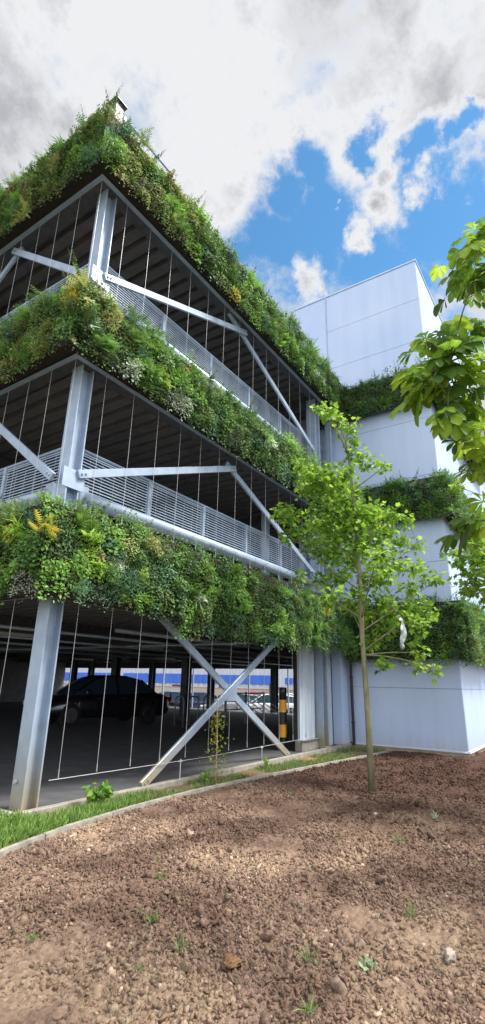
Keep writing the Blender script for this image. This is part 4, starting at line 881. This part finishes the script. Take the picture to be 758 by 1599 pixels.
# ------------------------------------------------------------------ cars
def car(label, paint, loc, rz, proto=None, length=4.6, kind='saloon', cat='car', group='cars parked beyond the car park'):
    L = length; hw = .90; e_ = empty('parked_car', loc, label, cat, group, rz)
    roof = 1.45; belt = .92
    # side profile stations: x, underside z, top z, half width at the sill, half width at the top
    st = [(-L / 2, .42, .70, .62, .60), (-L / 2 + .10, .26, .86, .80, .72), (-L / 2 + .35, .20, .95, .88, .78), (-L / 2 + .9, .20, .98 if kind == 'saloon' else .96, hw, .80), (-.5, .20, .95, hw, .80),
          (.45, .20, .93, hw, .80), (1.0, .20, .92, hw, .80), (L / 2 - .75, .20, .84, .88, .78), (L / 2 - .3, .22, .74, .84, .72), (L / 2 - .06, .30, .62, .74, .62), (L / 2, .38, .54, .60, .52)]
    ring = lambda zb, zt, a, b: [(-a * .9, zb), (-a, zb + .12), (-a, zb + (zt - zb) * .6), (-a * .97, zt - .08), (-b, zt), (0, zt + .02), (b, zt), (a * .97, zt - .08), (a, zb + (zt - zb) * .6), (a, zb + .12), (a * .9, zb)]
    b = MB(); vs = []; n = 11
    for x, zb, zt, a, bb in st: vs += [(x, y, z) for y, z in ring(zb, zt, a, bb)]
    fs = [(i * n + k, i * n + (k + 1) % n, (i + 1) * n + (k + 1) % n, (i + 1) * n + k) for i in range(len(st) - 1) for k in range(n)] + [tuple(range(n)), tuple(len(vs) - n + k for k in range(n))]
    b.add(vs, fs)
    body = b.build('body', M[paint], e_, smooth=False)
    sb = body.modifiers.new('s', 'SUBSURF'); sb.levels = 2; sb.render_levels = 2
    body.data.polygons.foreach_set('use_smooth', [True] * len(body.data.polygons))
    # greenhouse: glass body with a painted roof and pillars over it
    xs = [(-1.75 if kind == 'saloon' else -2.05, .90, .72), (-1.15 if kind == 'saloon' else -1.75, roof - .12, .60), (-.55, roof - .01, .58), (.15, roof - .01, .58), (.55, roof - .10, .60), (1.32, .90, .74)]
    g = MB(); vs = []
    for x, z, a in xs: vs += [(x, -a - (.0 if z < 1 else 0), z), (x, a, z), (x, .78, .88), (x, -.78, .88)]
    fs = [(i * 4 + k, i * 4 + (k + 1) % 4, (i + 1) * 4 + (k + 1) % 4, (i + 1) * 4 + k) for i in range(5) for k in range(4)] + [(0, 1, 2, 3), (20, 21, 22, 23)]
    g.add(vs, fs).build('windows', M['glass'], e_)
    rf = MB(); rv = []
    for x, z, a in xs[1:5]: rv += [(x, -a - .02, z - .015), (x, a + .02, z - .015), (x, a - .05, z + .035), (x, -a + .05, z + .035)]
    rf.add(rv, [(i * 4 + k, i * 4 + (k + 1) % 4, (i + 1) * 4 + (k + 1) % 4, (i + 1) * 4 + k) for i in range(3) for k in range(4)] + [(0, 1, 2, 3), (12, 13, 14, 15)])
    for sgn in (-1, 1):
        A = lambda i, k=0: Vector((xs[i][0], sgn * (xs[i][2] + .012), xs[i][1])); 
        rf.bar(A(0) + Vector((0, 0, .0)), A(1), .05, .09).bar(A(4), A(5), .05, .06)
        rf.bar((-.25, sgn * .785, .90), (-.20, sgn * .60, roof - .04), .03, .07, up=(1, 0, 0))
    rf.build('roof', M[paint], e_, smooth=False)
    for sx in (1.38, -1.38):
        for sgn in (-1, 1):
            w1 = MB().tube([(sx, sgn * .68, .33), (sx, sgn * .70, .33), (sx, sgn * .89, .33), (sx, sgn * .905, .33)], [.30, .33, .33, .30], 24).build('wheel', M['tyre'], e_, smooth=False)
            rm = MB().tube([(sx, sgn * .90, .33), (sx, sgn * .915, .33)], [.22, .20], 20)
            for k in range(5): a = k * 1.2566; rm.bar((sx, sgn * .92, .33), (sx + .2 * math.cos(a), sgn * .92, .33 + .2 * math.sin(a)), .045, .012, up=(0, 1, 0))
            rm.build('rim', M['rim'], w1)
    for sgn in (-1, 1):
        MB().box(L / 2 - .34, sgn * .52, .56, L / 2 - .06, sgn * .78, .70).build('headlight', M['lampglass'], e_, bevel=.03)
        MB().box(-L / 2 + .0, sgn * .50, .68, -L / 2 + .22, sgn * .80, .84).build('tail_light', M['redlens'], e_, bevel=.03)
        MB().box(.82, sgn * .86, .90, 1.0, sgn * 1.02, 1.04).build('door_mirror', M[paint], e_, bevel=.03)
        MB().box(-.50, sgn * .905, .78, -.34, sgn * .925, .81).box(.40, sgn * .905, .78, .56, sgn * .925, .81).build('door_handle', M['rim'], e_, bevel=.006)
    MB().box(L / 2 - .03, -.32, .30, L / 2 + .005, .32, .46).build('grille', M['black'], e_)
    MB().box(-L / 2 - .005, -.26, .50, -L / 2 + .03, .26, .61).build('number_plate', M['yellow'], e_)
    return e_
c_ = car('black saloon parked side on inside the dark ground floor, nose to the left', 'carpaint_black', (8.9, 8.75, 0), math.atan2(.26, -.965), length=4.75, group='cars parked on the ground floor'); c_.scale = (1, 1, 1.06)
far = [('white hatchback parked in the outer car park just left of the striped bollard', 'carpaint_white', (27.5, 13.2, -.74), 2.2), ('silver car parked in the outer car park behind the crossing of the braces', 'carpaint_silver', (26.2, 15.4, -.74), 2.3),
       ('red hatchback parked further off in the outer car park, left of the bollard', 'carpaint_red', (33.0, 16.2, -.74), -.9), ('dark car parked in the outer car park left of the red one', 'carpaint_black', (23.8, 18.9, -.74), 2.3),
       ('navy car parked in the outer car park left of the crossing braces', 'carpaint_blue', (25.0, 17.4, -.74), 2.25), ('white car parked in the outer car park right behind the striped bollard', 'carpaint_white', (31.0, 13.6, -.74), -.9),
       ('red car parked in the outer car park at the foot of the brace crossing', 'carpaint_red', (32.5, 18.0, -.74), 2.3), ('silver car in the outer car park seen behind the tail of the black saloon', 'carpaint_silver', (27.0, 21.2, -.74), 2.3)]
for lb, pt_, lc, rz in far: car(lb, pt_, lc, rz, kind='hatch' if 'hatch' in lb or 'silver' in lb else 'saloon', length=4.3)

# ------------------------------------------------------------------ cycle stands, trolley rails, fence
def stand(x, y, rz, label):
    e_ = empty('cycle_stand', (x, y, -.01), label, 'cycle stand', 'steel cycle stands inside the car park', rz)
    MB().tube([(-.36, 0, 0), (-.36, 0, .78), (-.32, 0, .88), (-.22, 0, .93), (.22, 0, .93), (.32, 0, .88), (.36, 0, .78), (.36, 0, 0)], .024, 8).build('hoop', M['galv'], e_, smooth=True)
    b = MB()
    for s in (-.36, .36): b.tube([(s, 0, 0), (s, 0, .01)], .06, 12)
    b.build('foot_plate', M['galv'], e_)
for k, (x, y) in enumerate([(10.4, 6.5), (11.0, 6.35), (11.6, 6.2), (12.2, 6.05)]):
    stand(x, y, 1.1, ['first steel cycle stand behind the tail of the black saloon', 'second steel cycle stand from the black saloon', 'third steel cycle stand from the black saloon', 'fourth steel cycle stand, nearest the crossing of the braces'][k])
e_ = empty('cycle_rack', (13.0, 5.6, -.01), 'two tier cycle rack with slanting steel rails seen behind the crossing of the braces', 'cycle rack')
b = MB()
for k in range(6): b.bar((k * .42 - 1, 0, .98), (k * .42 - .55, -.9, .30), .05, .03)
b.build('slanting_rail', M['galv'], e_)
b = MB()
for q in (-1.1, .2, 1.5): b.bar((q, .05, 0), (q, .05, 1.1), .06, .06, up=(1, 0, 0))
b.bar((-1.15, .05, 1.05), (1.55, .05, 1.05), .05, .05).bar((-1.15, .05, .5), (1.55, .05, .5), .04, .04); b.build('frame', M['galv'], e_)
# cage fence near the bollard
e_ = empty('mesh_fence', (14.4, 4.0, -.01), 'tall open wire mesh fence frame standing left of the striped bollard', 'fence')
for q in (0, 1.6, 3.2): MB().box(q - .03, -.03, 0, q + .03, .03, 2.05).build('post', M['galv'], e_)
b = MB().bar((0, 0, 2.0), (3.2, 0, 2.0), .04, .05).bar((0, 0, 1.0), (3.2, 0, 1.0), .04, .05).bar((0, 0, .12), (3.2, 0, .12), .04, .05); b.build('rail', M['galv'], e_)
b = MB()
for k in range(32): b.bar((.05 + k * .1, .03, .1), (.05 + k * .1, .03, 2.0), .005, .005, up=(1, 0, 0))
b.build('wire_mesh', M['galv_dark'], e_)
e_.rotation_euler = (0, 0, R(-60))
# ------------------------------------------------------------------ beyond: wall, warehouse, posts, sign
o = MB().box(44, 8, -.76, 44.25, 60, .74).box(43.97, 8, .74, 44.28, 60, .81).build('brick_wall', M['brick']); tag(o, 'low orange brick wall along the far side of the outer car park', 'wall')
wh = empty('warehouse', (60, 40, -.75), 'long pale corrugated warehouse with a broad blue band, seen through the far opening', 'building')
of = (60, 40, -.75); pr_ = []; y = 10.
while y < 85: pr_ += [(60.0, y), (60.0, y + .5), (60.12, y + .6), (60.12, y + 1.0)]; y += 1.1
pr_ += [(75, y), (75, 10)]
MB(of).prism(pr_, 2, -.76, 9).build('wall', M['corr'], wh)
MB(of).box(59.90, 10, 1.3, 59.98, 30, 2.1).box(59.90, 31.5, 1.2, 59.98, 47, 2.4).box(59.90, 48, 1.1, 59.98, 61, 2.5).box(59.90, 62, 1.1, 59.98, 85, 2.5).build('blue_band', M['blue'], wh)
MB(of).box(59.8, 9.8, 9, 75, 85.5, 9.25).build('roof', M['galv'], wh)
for k in range(5): MB(of).box(59.86, 30 + k * 9, .1, 59.9, 32 + k * 9, .9).build('window', M['glass'], wh)
for k, (x, y) in enumerate([(22.6, 10.1), (22.6, 11.6), (22.6, 15.8), (22.6, 18.3), (22.6, 9.0)]):
    o = MB((x, y, -.74)).tube([(x, y, -.74), (x, y, 2.6)], .05, 8).build('steel_post', M['galv']); o.location = (x, y, -.74)
    tag(o, 'plain steel post at the far edge, %s' % ['third from the striped bollard', 'fourth from the striped bollard', 'behind the crossing of the braces', 'left of the crossing braces', 'nearest the striped bollard'][k], 'post', 'posts along the far edge')
sg = empty('parking_sign', (22.4, 9.9, 1.1), 'small white sign with a blue disc on a post beyond the far opening', 'sign')
MB().box(-.01, -.22, -.35, .01, .22, .35).build('plate', M['white'], sg)
MB().tube([(-.012, 0, .12), (-.018, 0, .12)], .15, 20).build('disc', M['blue'], sg)
MB().box(-.016, -.14, -.22, -.011, .14, -.17).box(-.016, -.10, -.29, -.011, .10, -.25).build('caption_bars', M['blue'], sg)
MB().tube([(.03, 0, -1.84), (.03, 0, .4)], .03, 8).build('pole', M['galv'], sg)
